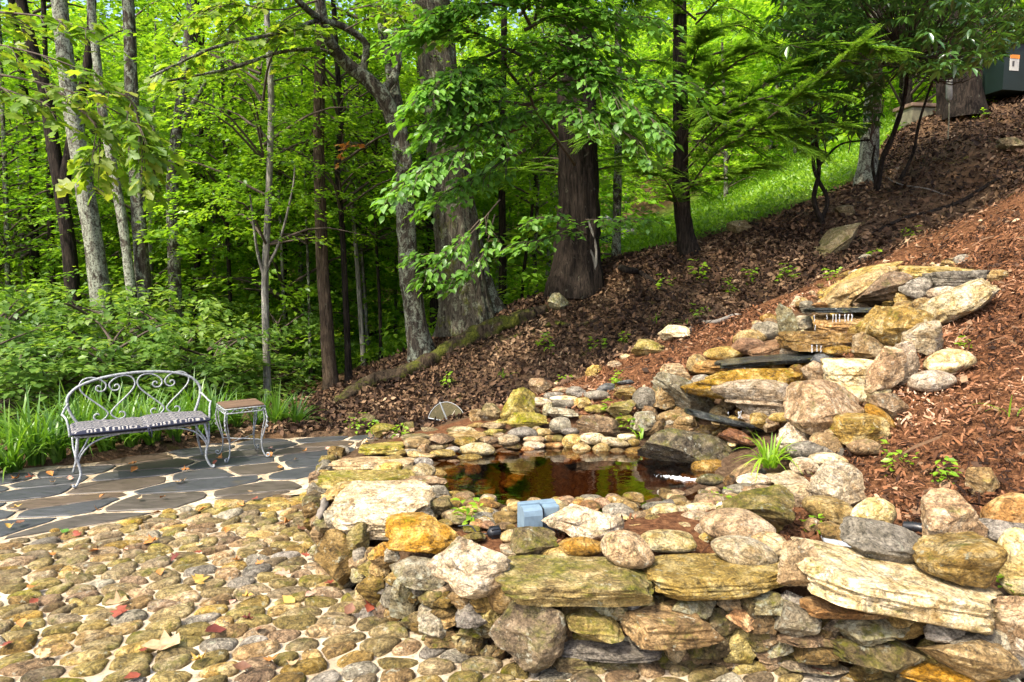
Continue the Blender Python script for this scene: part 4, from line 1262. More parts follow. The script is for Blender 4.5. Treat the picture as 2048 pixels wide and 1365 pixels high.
# ------------------------------------------------------------------ leaves and crowns
def tm(v, f): return np.array(v, float), np.array(f, int)
T_LEAF2 = tm([(0, 0, 0), (.42, .5, .07), (1, 0, -.06), (.42, -.5, .07)], [(0, 2, 1), (0, 3, 2)])
T_OVAL = tm([(0, 0, 0), (.22, .34, .05), (.55, .46, .05), (1, 0, -.14), (.55, -.46, .05), (.22, -.34, .05), (.5, 0, -.02)],
            [(6, 1, 0), (6, 2, 1), (6, 3, 2), (6, 4, 3), (6, 5, 4), (6, 0, 5)])
T_MAPLE = tm([(.30, 0, -.02), (0, 0, 0), (.02, .30, -.04), (.24, .24, .02), (.40, .62, -.06), (.52, .24, .02), (.72, .34, -.02), (1.0, 0, -.12),
              (.72, -.34, -.02), (.52, -.24, .02), (.40, -.62, -.06), (.24, -.24, .02), (.02, -.30, -.04)],
             [(0, i + 1, i) for i in range(1, 12)] + [(0, 1, 12)])
def leaves(C, U, N, L, W, tmpl):
    """one small folded blade per row of C (foot), U (direction), N (face normal)."""
    tv, tf = tmpl
    U = U / (np.linalg.norm(U, axis=1)[:, None] + 1e-9)
    Vd = np.cross(N, U); Vd /= np.linalg.norm(Vd, axis=1)[:, None] + 1e-9
    Nn = np.cross(U, Vd)
    L = np.broadcast_to(L, (len(C),))[:, None, None]; W = np.broadcast_to(W, (len(C),))[:, None, None]
    P = C[:, None] + L * (U[:, None] * tv[None, :, :1] + Nn[:, None] * tv[None, :, 2:]) + L * W * Vd[:, None] * tv[None, :, 1:2]
    k = len(tv)
    T = (tf[None] + (np.arange(len(C)) * k)[:, None, None]).reshape(-1, 3)
    return P.reshape(-1, 3), T, k
def leaf_mesh(name, C, U, N, L, W, tmpl, mat, g, shade=None):
    V, T, k = leaves(C, U, N, L, W, tmpl)
    r = g.random(len(C)) if shade is None else shade
    return trimesh(name, V, T, mat, np.repeat(r, k))
def fan(g, P, D, k, tl, ll, tiltn=.34, droop=.12):
    """flat sprays: k leaves each round a twig of length tl starting at P along D."""
    m = len(P)
    D = D / np.linalg.norm(D, axis=1)[:, None]
    S = np.cross(D, np.array([0, 0, 1.0])); S /= np.linalg.norm(S, axis=1)[:, None] + 1e-9
    t = g.uniform(.08, 1, (m, k)); s = g.uniform(-1, 1, (m, k))
    lat = s * (.18 + .55 * (1 - t)) * .55
    TL = (tl * g.uniform(.7, 1.25, m))[:, None]
    C = P[:, None] + D[:, None] * (t * TL)[..., None] + S[:, None] * (lat * TL)[..., None]
    C[..., 2] += -droop * (t * TL) ** 2 / tl + g.normal(0, .035, (m, k))
    U = D[:, None] * (.55 + .45 * t)[..., None] + S[:, None] * (np.sign(s) * g.uniform(.3, 1.1, (m, k)))[..., None]
    U[..., 2] += g.normal(-.18, .22, (m, k))
    N = np.zeros((m, k, 3)); N[..., 2] = 1
    N += g.normal(0, tiltn, (m, k, 3))
    rs = np.clip(g.normal(.5, .2, m)[:, None] + g.normal(0, .18, (m, k)), 0, 1)
    L = ll * g.uniform(.65, 1.2, (m, k))
    return C.reshape(-1, 3), U.reshape(-1, 3), N.reshape(-1, 3), L.ravel(), rs.ravel()
def crown_points(g, Rr, z1, ns, shape, z0=0.0):
    z = z0 + (z1 - z0) * g.random(ns) ** (1.0 if shape != 'cone' else 1.5)
    q = (z - z0) / (z1 - z0)
    rad = Rr * {'round': np.sin(np.pi * (.12 + .83 * q)) ** .7, 'cone': 1.02 - q * .95, 'flat': np.clip(1.15 - .55 * q, .3, 1)}[shape]
    a = g.uniform(0, 2 * np.pi, ns)
    lob = 1 + .25 * np.sin(a * 3 + z * 1.3 + g.uniform(0, 6)) + .12 * np.sin(a * 5 - z * 2)
    r = rad * np.sqrt(g.uniform(.05, 1, ns)) * lob
    P = np.c_[r * np.cos(a), r * np.sin(a), z]
    D = np.c_[np.cos(a + g.normal(0, .6, ns)), np.sin(a + g.normal(0, .6, ns)), g.normal(-.05, .18, ns)]
    return P, D
def crown_variant(seed, Rr, z1, ns, k, tl, ll, mat, shape='round', w=.62, tmpl=T_LEAF2, nb=26, tilt=.34):
    g = np.random.default_rng(seed)
    P, D = crown_points(g, Rr, z1, ns, shape)
    C, U, N, L, rs = fan(g, P, D, k, tl, ll, tilt)
    me = leaf_mesh('crown', C, U, N, L, w, tmpl, mat, g, rs)
    mb = MB()
    for i in g.permutation(ns)[:nb]:
        e = P[i] + D[i] * tl * .6
        s = np.array([0, 0, max(0, P[i][2] - .35 * np.hypot(P[i][0], P[i][1]) - .2)])
        mid = (s + e) / 2 + np.array([0, 0, .12 * np.hypot(e[0], e[1])]) + g.normal(0, .06, 3)
        ln = np.linalg.norm(e - s)
        mb.tube(spline([s, mid, e], 6), np.linspace(.012 + .011 * ln, .004, 6), 4, False)
    bm = mesh('branches', mb.v, mb.f, M_TWIG)
    return me, bm
BIG = [crown_variant(100 + i, 3.0, 6.5, 230, 22, .75, .125, M_LF) for i in range(3)]
HIGH = [crown_variant(150 + i, 2.4, 4.0, 40, 18, .75, .125, M_LF) for i in range(2)]
MID = [crown_variant(200 + i, 1.9, 4.6, 215, 26, .62, .105, M_LF, 'flat') for i in range(4)]
FAR = [crown_variant(300 + i, 3.4, 8.0, 240, 20, 1.1, .23, M_LF_FAR, 'round', .7, T_LEAF2, 14) for i in range(4)]
SHR = [crown_variant(400 + i, 1.0, 1.35, 58, 22, .50, .115, M_LF_SHR, 'flat', .66, T_OVAL, 20, .22) for i in range(4)]

def trunk_path(px, Y, top, lean=None):
    pts = [pt(a, b, Y) for a, b in px]
    base = pts[0].copy()
    base[2] = H1(base[0], base[1]) - .06
    if abs(base[2] - pts[0][2]) < 1.2: pts[0] = base
    else: pts.insert(0, base)
    last = pts[-1]
    if last[2] < top:
        d = (pts[-1] - pts[-2]); d = d / max(d[2], .2)
        d[:2] = np.clip(d[:2], -.25, .25)
        for f in (.35, .7, 1.0):
            pts.append(last + np.array([d[0] * .7, d[1] * .7, 1.0]) * (top - last[2]) * f)
    return np.array(pts)
TREES = []
def tree(name, px, Y, wpx, mat, label, top=9.5, crown=None, flare=1.5, group=None, limbs=(), seg=18, rough=.16, cat='tree', cz=6.6, cs=1.0):
    pts = trunk_path(px, Y, top)
    base = pts[0] + np.array([0, 0, .06])
    n = 46
    P = spline(pts - base, n)
    r0 = wpx * Y / F / 2
    zz = P[:, 2]
    rr = r0 * np.clip(1 - .055 * np.maximum(zz, 0), .35, 1) * (1 + (flare - 1) * np.exp(-np.maximum(zz, 0) / (.9 * r0 + .12)))
    root = empty(name, base)
    props(root, label, cat, group)
    V, Fc = tube(P, rr, seg, False, rough, 6.0 if wpx < 40 else 14.0, Y + px[0][0] * .01)
    mk('trunk', V, Fc, mat, root)
    for lpx, lw in limbs:
        lp = np.array([pt(a, b, c) for a, b, c in lpx]) - base
        k = 22
        V, Fc = tube(spline(lp, k), np.linspace(lw[0], lw[1], k) * Y / F / 2, 10, True, .2, 5.0, lpx[0][0] * .01)
        mk('limb', V, Fc, mat, root)
    if crown is not None:
        cm, bm = crown
        rz = random.uniform(0, 6.28)
        i = int(np.argmin(np.abs(zz - cz)))
        c = obj('crown', cm, root, tuple(P[i]), (0, 0, rz), (cs, cs, cs))
        obj('branches', bm, root, tuple(P[i]), (0, 0, rz), (cs, cs, cs))
    return root, base

tree('lichened_tree', [(207, 640), (186, 480), (165, 350), (138, 180), (118, 0)], 10.2, 40, M_BARK_L, 'leaning trunk with heavy pale lichen, thickest of the trees behind the bench', crown=HIGH[1])
tree('forest_tree', [(152, 660), (140, 520), (124, 400), (104, 270), (90, 180), (70, 120)], 10.8, 30, M_BARK_D, 'dark forked trunk just beside the thick lichened trunk', crown=HIGH[0], limbs=[([(122, 400, 10.8), (150, 250, 10.8), (175, 130, 10.8), (185, 0, 10.8)], (22, 14))])
tree('forest_tree', [(268, 640), (250, 480), (225, 330), (205, 220), (190, 90)], 9.9, 21, M_BARK_L, 'slim pale lichened trunk leaning against a straighter one', crown=HIGH[1])
tree('forest_tree', [(292, 640), (280, 480), (270, 300), (262, 150), (256, 0)], 10.1, 31, M_BARK_M, 'straight mottled trunk joined by a slim leaning trunk', crown=HIGH[0])
tree('forest_tree', [(352, 640), (347, 480), (345, 350), (358, 230), (372, 120), (384, 0)], 10.6, 26, M_BARK_M, 'mottled trunk curving at mid height, above the bench back', crown=HIGH[1], limbs=[([(352, 270, 10.6), (385, 210, 10.5), (420, 150, 10.4)], (14, 5))])
tree('forest_tree', [(72, 660), (68, 480), (66, 300), (50, 200)], 13.0, 20, M_BARK_D, 'dark thin trunk at the far end of the path, half hidden by leaves', crown=HIGH[0])
tree('forest_tree', [(108, 680), (103, 520), (100, 400), (96, 250)], 12.2, 13, M_BARK_D, 'very thin dark stem in front of the forked dark trunk', crown=HIGH[1])
tree('pale_sapling', [(535, 805), (533, 700), (530, 560), (538, 380), (542, 200), (535, 60), (533, 0)], 9.4, 15, M_BARK_G, 'slender pale grey sapling rising behind the side table', crown=MID[2], rough=.1, cz=2.1, cs=.72,
     limbs=[([(530, 560, 9.4), (514, 500, 9.3), (505, 430, 9.2), (500, 390, 9.1)], (7, 3)), ([(533, 540, 9.4), (560, 480, 9.4), (585, 380, 9.3), (590, 330, 9.3)], (6, 3)), ([(541, 290, 9.4), (520, 260, 9.2), (490, 245, 9.0)], (5, 2))])
tree('brown_trunk_tree', [(664, 785), (655, 680), (645, 520), (638, 300), (640, 100), (641, 0)], 10.0, 27, M_BARK_B, 'straight brown trunk standing where the leafy bank begins', crown=HIGH[1], cz=6.6)
tree('forest_tree', [(698, 775), (692, 620), (684, 450), (674, 330), (682, 240), (672, 100)], 10.3, 13, M_BARK_D, 'thin dark crooked trunk beside the straight brown trunk', crown=MID[3], cz=2.6, cs=.7)
tree('crooked_maple', [(846, 712), (832, 640), (818, 540), (812, 440), (810, 370), (804, 310), (792, 240)], 9.7, 42, M_BARK_M, 'crooked lichen-spotted trunk forking into bare twisted limbs', top=3.0, crown=None, flare=1.55,
     limbs=[([(795, 262, 9.7), (770, 200, 9.6), (735, 160, 9.5), (690, 125, 9.3), (655, 75, 9.0), (640, 0, 8.8), (630, -120, 8.8)], (34, 14)),
            ([(760, 190, 9.6), (790, 150, 9.7), (798, 100, 9.7), (790, 20, 9.8), (788, -100, 9.8)], (18, 11)),
            ([(796, 250, 9.7), (790, 190, 9.9), (778, 120, 10.0), (765, 60, 10.0), (760, -100, 10.0)], (28, 16)),
            ([(724, 150, 9.5), (732, 110, 9.4), (728, 82, 9.3), (690, 55, 9.1), (640, 38, 8.8), (600, 5, 8.5), (560, -40, 8.3)], (14, 10)),
            ([(690, 122, 9.3), (640, 100, 9.0), (560, 105, 8.6), (470, 135, 8.2), (400, 150, 7.8), (320, 165, 7.4)], (8, 3)),
            ([(640, 40, 8.8), (540, 70, 8.2), (430, 95, 7.6), (300, 155, 7.0)], (8, 3))])
tree('great_oak', [(935, 672), (926, 580), (912, 450), (896, 300), (878, 150), (862, 0)], 10.4, 92, M_OAK, 'massive oak trunk with moss at its foot and lichened bark', crown=HIGH[1], flare=1.4, cz=6.6, seg=48, rough=.16)
tree('oak_second_stem', [(985, 655), (965, 580), (942, 480), (925, 380), (905, 240), (890, 100)], 10.75, 46, M_BARK_M, 'darker second stem pressed against the massive oak trunk', crown=None, flare=1.6, seg=22, top=8)
tree('forest_tree', [(1005, 655), (1005, 520), (1004, 380), (1006, 250)], 12.5, 16, M_BARK_D, 'thin dark trunk seen between the oak and the dark hemlock', crown=HIGH[0])
tree('forest_tree', [(872, 660), (868, 560), (860, 430), (850, 300)], 13.5, 20, M_BARK_D, 'dim trunk just behind the crooked maple', crown=HIGH[1])
C_ROOT, C_BASE = tree('hemlock_tree', [(1153, 600), (1155, 500), (1156, 400), (1153, 200), (1150, 0)], 10.7, 84, M_BARK_D, 'broad dark furrowed hemlock trunk in the middle of the bank', crown=None, flare=1.5, seg=48, rough=.24, top=10)
D_ROOT, D_BASE = tree('hemlock_tree', [(1380, 520), (1368, 450), (1362, 380), (1361, 260), (1360, 100), (1360, 0)], 11.0, 32, M_BARK_D, 'slim black hemlock trunk at the foot of the green slope', crown=None, flare=1.5, top=9)
tree('forest_tree', [(1232, 520), (1234, 430), (1236, 320), (1236, 200)], 12.5, 17, M_BARK_M, 'thin mottled trunk in front of the parked car', crown=HIGH[0], cz=6.6)
tree('forest_tree', [(1734, 365), (1738, 300), (1744, 230), (1748, 150), (1750, 0)], 12.6, 33, M_BARK_L, 'tan lichened trunk behind the rhododendron stems', crown=HIGH[1], cz=6.6)
PINE, PBASE = tree('pine_tree', [(1930, 228), (1932, 160), (1930, 90), (1928, 0)], 14.2, 52, M_BARK_D, 'stout pine trunk with flaring dark base beside the green utility box', crown=None, flare=1.45, top=12, seg=24)
tree('forest_tree', [(1888, 240), (1884, 170), (1882, 100), (1880, 0)], 15.0, 20, M_BARK_D, 'dark trunk standing just behind the stout pine', crown=HIGH[0], cz=6.6)
for a, (px, Y, w, lb) in enumerate([([(457, 730), (460, 600), (455, 480), (450, 300)], 12.0, 10, 'thin stem in the undergrowth to the side of the pale sapling'), ([(622, 770), (618, 600), (612, 420)], 11.5, 6, 'hair-thin stem close to the straight brown trunk'),
                                ([(762, 750), (760, 620), (752, 480), (745, 300)], 12.0, 7, 'hair-thin stem between brown trunk and crooked maple'), ([(740, 745), (730, 600), (718, 430), (716, 250)], 14.0, 9, 'thin pale stem behind the thin crooked trunk'),
                                ([(1042, 640), (1048, 540), (1062, 440)], 13, 7, 'thin pale stem between oak and hemlock'), ([(1078, 620), (1070, 520), (1075, 400)], 14, 8, 'slender stem close behind the hemlock trunk'),
                                ([(385, 700), (392, 560), (405, 420), (400, 200)], 13.0, 13, 'dark slim trunk above the right bench arm'), ([(20, 700), (16, 560), (12, 400)], 12.0, 11, 'thin dark trunk at the picture edge above the strap leaves'),
                                ([(575, 760), (572, 690), (568, 560), (575, 300)], 15, 12, 'dim stem in the sunny gap beside the pale sapling')]):
    tree('sapling', px, Y, w, M_BARK_M if a % 2 else M_BARK_D, lb, crown=MID[a % 4], seg=8, cz=2.2, cs=.75)

# small sapling in front of the hemlock
def sapling():
    base = hit(1192, 586)
    root = empty('bent_sapling', base); props(root, 'thin pale bent sapling splitting in two before the dark hemlock trunk', 'sapling')
    Y = base[1]
    for p, w in (([(1192, 590), (1190, 540), (1182, 505), (1168, 480), (1156, 468)], (9, 5)), ([(1190, 545), (1193, 505), (1186, 470), (1172, 430), (1168, 400)], (7, 3))):
        V, Fc = tube(spline([pt(a, b, Y) - base for a, b in p], 20), np.linspace(w[0], w[1], 20) * Y / F / 2, 8, True, .12)
        mk('stem', V, Fc, M_BARK_G, root)
sapling()

# leafy boughs ------------------------------------------------------
def bough(g, path, ntw, kl, tl, ll, n=24):
    """leaves and twigs along a limb path; returns leaf arrays and twig tubes."""
    P = spline(path, n)
    t = g.uniform(.15, 1, ntw)
    idx = t * (n - 1)
    i0 = np.clip(idx.astype(int), 0, n - 2); f = (idx - i0)[:, None]
    o = P[i0] * (1 - f) + P[i0 + 1] * f
    T = P[i0 + 1] - P[i0]; T /= np.linalg.norm(T, axis=1)[:, None]
    S = np.cross(T, [0, 0, 1.0]); S /= np.linalg.norm(S, axis=1)[:, None] + 1e-9
    sg = np.where(g.random(ntw) < .5, -1, 1)[:, None]
    D = T * g.uniform(.5, 1.2, (ntw, 1)) + S * sg * g.uniform(.2, .9, (ntw, 1)) + np.array([0, 0, -.12])
    A = fan(g, o, D, kl, tl, ll, .30, .25)
    return A, o, D / np.linalg.norm(D, axis=1)[:, None], P
def bough_tree(name, label, cat, base, paths, mat, tmpl, ntw, kl, tl, ll, w, seed, rad=.02, wood_mat=None, parent=None):
    g = np.random.default_rng(seed)
    root = parent or empty(name, base)
    if parent is None: props(root, label, cat)
    base = np.array(root.location)
    AA = []
    for path in paths:
        pth = np.array([pt(*p) for p in path]) - base
        A, o, D, P = bough(g, pth, ntw, kl, tl, ll)
        AA.append(A)
        mb = MB()
        mb.tube(P, np.linspace(rad, rad * .22, len(P)), 6, True)
        for a, d in zip(o, D): mb.tube([a, a + d * tl * .5, a + d * tl * .95 - np.array([0, 0, .2 * tl])], [.005, .004, .002], 4, False)
        mb.build('bough', wood_mat or M_TWIG, root)
    C, U, N, L, rs = [np.concatenate(z) for z in zip(*AA)]
    me = leaf_mesh('foliage', C, U, N, L, w, tmpl, mat, g, rs)
    obj('crown', me, root)
    return root
DOG = [[(1150, 330, 9.6), (1060, 195, 8.4), (1120, 165, 7.8), (1230, 160, 7.5), (1350, 163, 7.2)], [(1060, 195, 8.4), (1010, 120, 7.8), (1100, 75, 7.5), (1240, 95, 7.3)],
       [(1060, 210, 8.2), (970, 205, 7.7), (880, 240, 7.4)], [(1090, 210, 8.2), (1160, 215, 7.6), (1270, 275, 7.2)], [(1060, 250, 8.2), (970, 280, 7.6), (880, 320, 7.3), (800, 365, 7.1)],
       [(1080, 170, 8.2), (1150, 135, 7.6), (1230, 190, 7.3), (1310, 240, 7.1)], [(1060, 120, 8.0), (930, 60, 7.5), (830, 60, 7.3)], [(1050, 60, 8.0), (1140, 20, 7.5), (1290, 35, 7.2)],
       [(1000, 100, 8.0), (920, 140, 7.5), (850, 175, 7.3)], [(1050, 300, 8.4), (960, 350, 8.0), (880, 390, 7.7)], [(1030, 10, 8.0), (950, 10, 7.5), (880, 25, 7.3)], [(1000, 160, 8.0), (960, 165, 7.7), (900, 200, 7.5)],
       [(1060, 150, 8.3), (1100, 120, 7.8), (1180, 120, 7.5)], [(1040, 30, 8.4), (1080, -10, 7.7), (1180, -20, 7.5)], [(1080, 220, 8.5), (1020, 235, 8.0), (950, 250, 7.6)],
       [(1060, 50, 8.4), (1000, -60, 7.4), (900, -90, 6.8)], [(1070, 40, 8.4), (1100, -70, 7.4), (1250, -90, 6.9)], [(1060, 20, 8.4), (960, -110, 7.6), (840, -60, 7.2)], [(1080, 20, 8.4), (1160, -100, 7.8), (1330, -60, 7.4)]]  # boughs in this row climb out of view, added to block sun from the bank
bough_tree('dogwood_tree', 'bright green dogwood boughs arching over the middle of the bank', 'tree', hit(1165, 600), DOG, M_LF_NEAR, T_OVAL, 38, 14, .44, .108, .58, 41, .022)
LOW = [[(1170, 470, 9.9), (1130, 465, 9.6), (1080, 480, 9.3), (1040, 485, 9.1)], [(1172, 440, 9.9), (1220, 440, 9.5), (1285, 437, 9.2)], [(1175, 470, 9.9), (1110, 435, 9.4), (1060, 440, 9.2)],
       [(1000, 400, 9.6), (930, 480, 9.2), (850, 545, 8.9)], [(960, 440, 9.6), (900, 500, 9.2), (830, 510, 9.0)], [(990, 430, 9.6), (960, 520, 9.2), (900, 560, 9.0)]]
bough_tree('beech_sapling', 'low drooping green leaf sprays in front of oak and hemlock trunks', 'sapling', hit(1185, 592), LOW, M_LF_NEAR, T_OVAL, 14, 10, .34, .125, .56, 43, .012)
MAP = [[(-260, 60, 6.6), (-60, 80, 6.2), (80, 110, 6.0), (190, 150, 5.9)], [(-200, 130, 6.5), (0, 150, 6.1), (160, 190, 5.9), (280, 250, 5.8)], [(-150, 20, 6.5), (60, 30, 6.2), (180, 60, 6.0)],
       [(100, 170, 6.0), (190, 250, 5.9), (200, 320, 5.9)], [(-260, 100, 6.6), (-100, 140, 6.2), (40, 190, 6.0), (100, 210, 5.9)], [(180, 180, 6.0), (260, 200, 5.9), (290, 300, 5.9)]]
bough_tree('maple_tree', 'overhanging maple boughs with yellow-green lobed leaves above the path', 'tree', (-9.0, 7.0, -.05), MAP, M_LF_MAPLE, T_MAPLE, 14, 8, .36, .125, .78, 44, .014)
_mr = bpy.data.objects['maple_tree']
V, Fc = tube(spline([(0, 0, 0), (.1, 0, 1.6), (.2, -.1, 3.2), (.3, -.1, 5.2), (.2, 0, 9)], 40), np.linspace(.19, .08, 40), 14, False, .15); mk('trunk', V, Fc, M_BARK_M, _mr)
for q in ((.2, -.1, 3.4), (.25, -.1, 3.9)):
    e = np.array(pt(-220, 70 if q[2] > 3.5 else 115, 6.55)) - np.array(_mr.location)
    V, Fc = tube(spline([q, (np.array(q) + e) / 2 + np.array([0, 0, .25]), e], 20), np.linspace(.05, .016, 20), 8, True, .15); mk('limb', V, Fc, M_BARK_M, _mr)
MAP2 = [[(640, 0, 8.8), (560, 20, 8.3), (470, 10, 8.0), (380, 30, 7.8)], [(640, 40, 8.8), (540, 70, 8.2), (430, 95, 7.6), (300, 150, 7.2)], [(690, 60, 9.0), (760, 30, 8.6), (850, 40, 8.3), (930, 35, 8.1)],
        [(690, 122, 9.3), (640, 100, 9.0), (540, 110, 8.6), (440, 140, 8.2), (330, 165, 7.8)], [(700, 20, 9.0), (800, 5, 8.6), (900, 65, 8.2)], [(650, -30, 8.9), (560, -20, 8.4), (460, 50, 8.0)], [(655, 75, 9.0), (620, 60, 8.7), (560, 50, 8.4)]]
_cm = [o for o in COL.objects if o.name.startswith('crooked_maple')][0]
bough_tree('crooked_maple', None, None, None, MAP2, M_LF_MAPLE, T_MAPLE, 16, 8, .40, .12, .78, 45, .012, None, _cm)
for q, v, s_ in (((2.7, -1.5, 5.6), 1, .7), ((-.4, -.4, 5.6), 2, .7)):  # unseen crowns above the view, added to throw shade on the leafy bank
    obj('crown', BIG[v][0], _cm, q, (0, 0, v * 2.0), (s_, s_, s_ * .6)); obj('branches', BIG[v][1], _cm, q, (0, 0, v * 2.0), (s_, s_, s_ * .6))
ORANGE = leaf_mat('turned_leaf', (.28, .08, .02), (.40, .15, .04), (.45, .25, .06), .4, .05)
bough_tree('turned_twig', 'small spray of orange turned leaves before the crooked maple', 'twig', hit(760, 745), [[(730, 290, 9.4), (705, 285, 9.2), (690, 300, 9.1)]], ORANGE, T_MAPLE, 6, 4, .18, .10, .75, 46, .006)

# hemlock boughs: flat feathery needle sprays ----------------------
def needle_bough(g, path, ntw, tl, n=26):
    P = spline(path, n)
    t = g.uniform(.12, 1, ntw); idx = t * (n - 1); i0 = np.clip(idx.astype(int), 0, n - 2); f = (idx - i0)[:, None]
    o = P[i0] * (1 - f) + P[i0 + 1] * f
    T = P[i0 + 1] - P[i0]; T /= np.linalg.norm(T, axis=1)[:, None]
    S = np.cross(T, [0, 0, 1.0]); S /= np.linalg.norm(S, axis=1)[:, None] + 1e-9
    sg = np.where(g.random(ntw) < .5, -1, 1)[:, None]
    D = T * g.uniform(.5, 1.0, (ntw, 1)) + S * sg * g.uniform(.4, 1.0, (ntw, 1)) + np.array([0, 0, -.08]) + g.normal(0, .08, (ntw, 3))
    D /= np.linalg.norm(D, axis=1)[:, None]
    k = 48
    tt = np.linspace(.05, 1, k)[None].repeat(ntw, 0)
    S2 = np.cross(D, [0, 0, 1.0]); S2 /= np.linalg.norm(S2, axis=1)[:, None] + 1e-9
    TL = tl * g.uniform(.6, 1.2, ntw)[:, None]
    side = np.where(np.arange(k) % 2, 1, -1)[None]
    C = o[:, None] + D[:, None] * (tt * TL)[..., None]
    C[..., 2] -= .25 * (tt * TL) ** 2
    U = D[:, None] * .75 + S2[:, None] * (side * 1.0)[..., None] + g.normal(0, .12, (ntw, k, 3))
    N = np.array([0, 0, 1.0]) + g.normal(0, .25, (ntw, k, 3))
    L = .062 * (1.2 - .75 * tt) * g.uniform(.7, 1.2, (ntw, k))
    rs = np.clip(.38 + .45 * tt + g.normal(0, .12, (ntw, k)) + g.normal(0, .15, (ntw, 1)), 0, 1)
    return (C.reshape(-1, 3), U.reshape(-1, 3), N.reshape(-1, 3), L.ravel(), rs.ravel()), P
def hemlock(root, base, paths, seed, ntw, tl=.42, rad=.018):
    g = np.random.default_rng(seed)
    AA = []; mb = MB()
    for p in paths:
        A, P = needle_bough(g, p, ntw, tl); AA.append(A)
        mb.tube(P, np.linspace(rad, .004, len(P)), 6, False)
    C, U, N, L, rs = [np.concatenate(z) for z in zip(*AA)]
    obj('crown', leaf_mesh('needles', C, U, N, L, .30, T_LEAF2, M_LF_HEM, g, rs), root)
    mb.build('branches', M_TWIG, root)
def radial(g, n, z0, z1, r0, r1, a0=0, a1=6.283, up=.15):
    out = []
    for i in range(n):
        z = g.uniform(z0, z1); a = g.uniform(a0, a1); r_ = g.uniform(r0, r1)
        d = np.array([math.cos(a), math.sin(a), 0])
        out.append([np.array([0, 0, z]), d * r_ * .5 + np.array([0, 0, z + up]), d * r_ + np.array([0, 0, z - .12 * r_])])
    return out
g_ = np.random.default_rng(77)
hemlock(C_ROOT, C_BASE, radial(g_, 34, 1.5, 5.6, 1.2, 2.4), 1, 40)
hemlock(D_ROOT, D_BASE, radial(g_, 22, 1.7, 4.6, 1.2, 2.3), 2, 40)
_b = np.array(D_ROOT.location)
HB = [[(1362, 330, 11), (1450, 230, 9.8), (1560, 190, 9.2), (1680, 190, 8.8)], [(1362, 300, 11), (1420, 150, 9.8), (1500, 90, 9.3)], [(1362, 400, 11), (1440, 300, 10), (1560, 260, 9.4), (1700, 250, 9.0)], [(1362, 380, 11), (1450, 350, 10), (1520, 330, 9.6)],
      [(1362, 250, 11), (1480, 120, 9.5), (1650, 90, 8.9), (1780, 100, 8.6)], [(1362, 350, 11), (1480, 250, 9.8), (1620, 300, 9.2)], [(1362, 420, 11), (1330, 360, 10.2), (1290, 340, 9.8)], [(1362, 200, 11), (1390, 110, 10), (1420, 60, 9.5)],
      [(1440, 300, 10), (1560, 220, 9.2), (1660, 140, 8.8), (1720, 90, 8.6)], [(1362, 280, 11), (1300, 220, 10.3), (1250, 230, 10)], [(1400, 290, 10.4), (1500, 190, 9.6), (1580, 140, 9.2), (1620, 120, 9)]]
hemlock(D_ROOT, D_BASE, [np.array([pt(*q) for q in p]) - _b for p in HB], 3, 85, .40)
hemlock(PINE, PBASE, radial(g_, 16, 3.0, 6.5, 1.2, 2.4), 4, 40)

# rhododendron ------------------------------------------------------
def rhododendron(label, stems, tips_px, Ys, seed, n):
    g = np.random.default_rng(seed)
    base = hit(*stems[0][0][0][:2])
    root = empty('rhododendron', base); props(root, label, 'shrub')
    Y0 = base[1]
    ends = []
    for p, w in stems:
        q = spline([np.array(pt(a, b, Y0 - c)) - base for a, b, c in p], 30)
        V, Fc = tube(q, np.linspace(w[0], w[1], 30) * Y0 / F / 2, 8, True, .25)
        mk('stem', V, Fc, M_BARK_D, root); ends += [q[-1], q[20]]
    x0, y0, x1, y1 = tips_px
    Cs, Us, Ns, Ls, rs = [], [], [], [], []
    mb = MB()
    for i in range(n):
        a, b = g.uniform(x0, x1), g.uniform(y0, y1)
        if ((a - (x0 + x1) / 2) / (x1 - x0) * 2) ** 2 + ((b - (y0 + y1) / 2) / (y1 - y0) * 2) ** 2 > 1.15: continue
        c = np.array(pt(a, b, g.uniform(*Ys))) - base
        e = min(ends, key=lambda t: np.linalg.norm(t - c))
        if i % 3 == 0: mb.tube(spline([e, (e + c) / 2 + g.normal(0, .1, 3) - np.array([0, 0, .1]), c], 6), np.linspace(.011, .005, 6), 4, False)
        k = 9
        th = np.linspace(0, 2 * np.pi, k, endpoint=False) + g.uniform(0, 6)
        U = np.c_[np.cos(th), np.sin(th), g.normal(-.25, .3, k)] + g.normal(0, .2, 3)
        Cs.append(np.repeat(c[None], k, 0) + U * .01); Us.append(U); Ns.append(np.array([0, 0, 1.0]) + g.normal(0, .25, (k, 3))); Ls.append(g.uniform(.12, .19, k)); rs.append(np.clip(g.normal(.45, .25, k), 0, 1))
    mb.build('branches', M_TWIG, root)
    obj('crown', leaf_mesh('whorls', np.concatenate(Cs), np.concatenate(Us), np.concatenate(Ns), np.concatenate(Ls), .34, T_OVAL, M_LF_RHO, g, np.concatenate(rs)), root)
rhododendron('dark rhododendron with two twisted stems in the leafy gully', [([(1645, 448, 0), (1628, 400, 0), (1638, 340, .1), (1632, 270, .2), (1640, 230, .4)], (11, 6)), ([(1640, 446, 0), (1655, 400, 0), (1630, 345, .1), (1625, 280, .2), (1620, 220, .3)], (9, 5)), ([(1640, 330, .1), (1680, 290, .2), (1740, 280, .4)], (5, 3))],
             (1540, 130, 1760, 275), (9.8, 11.2), 11, 130)
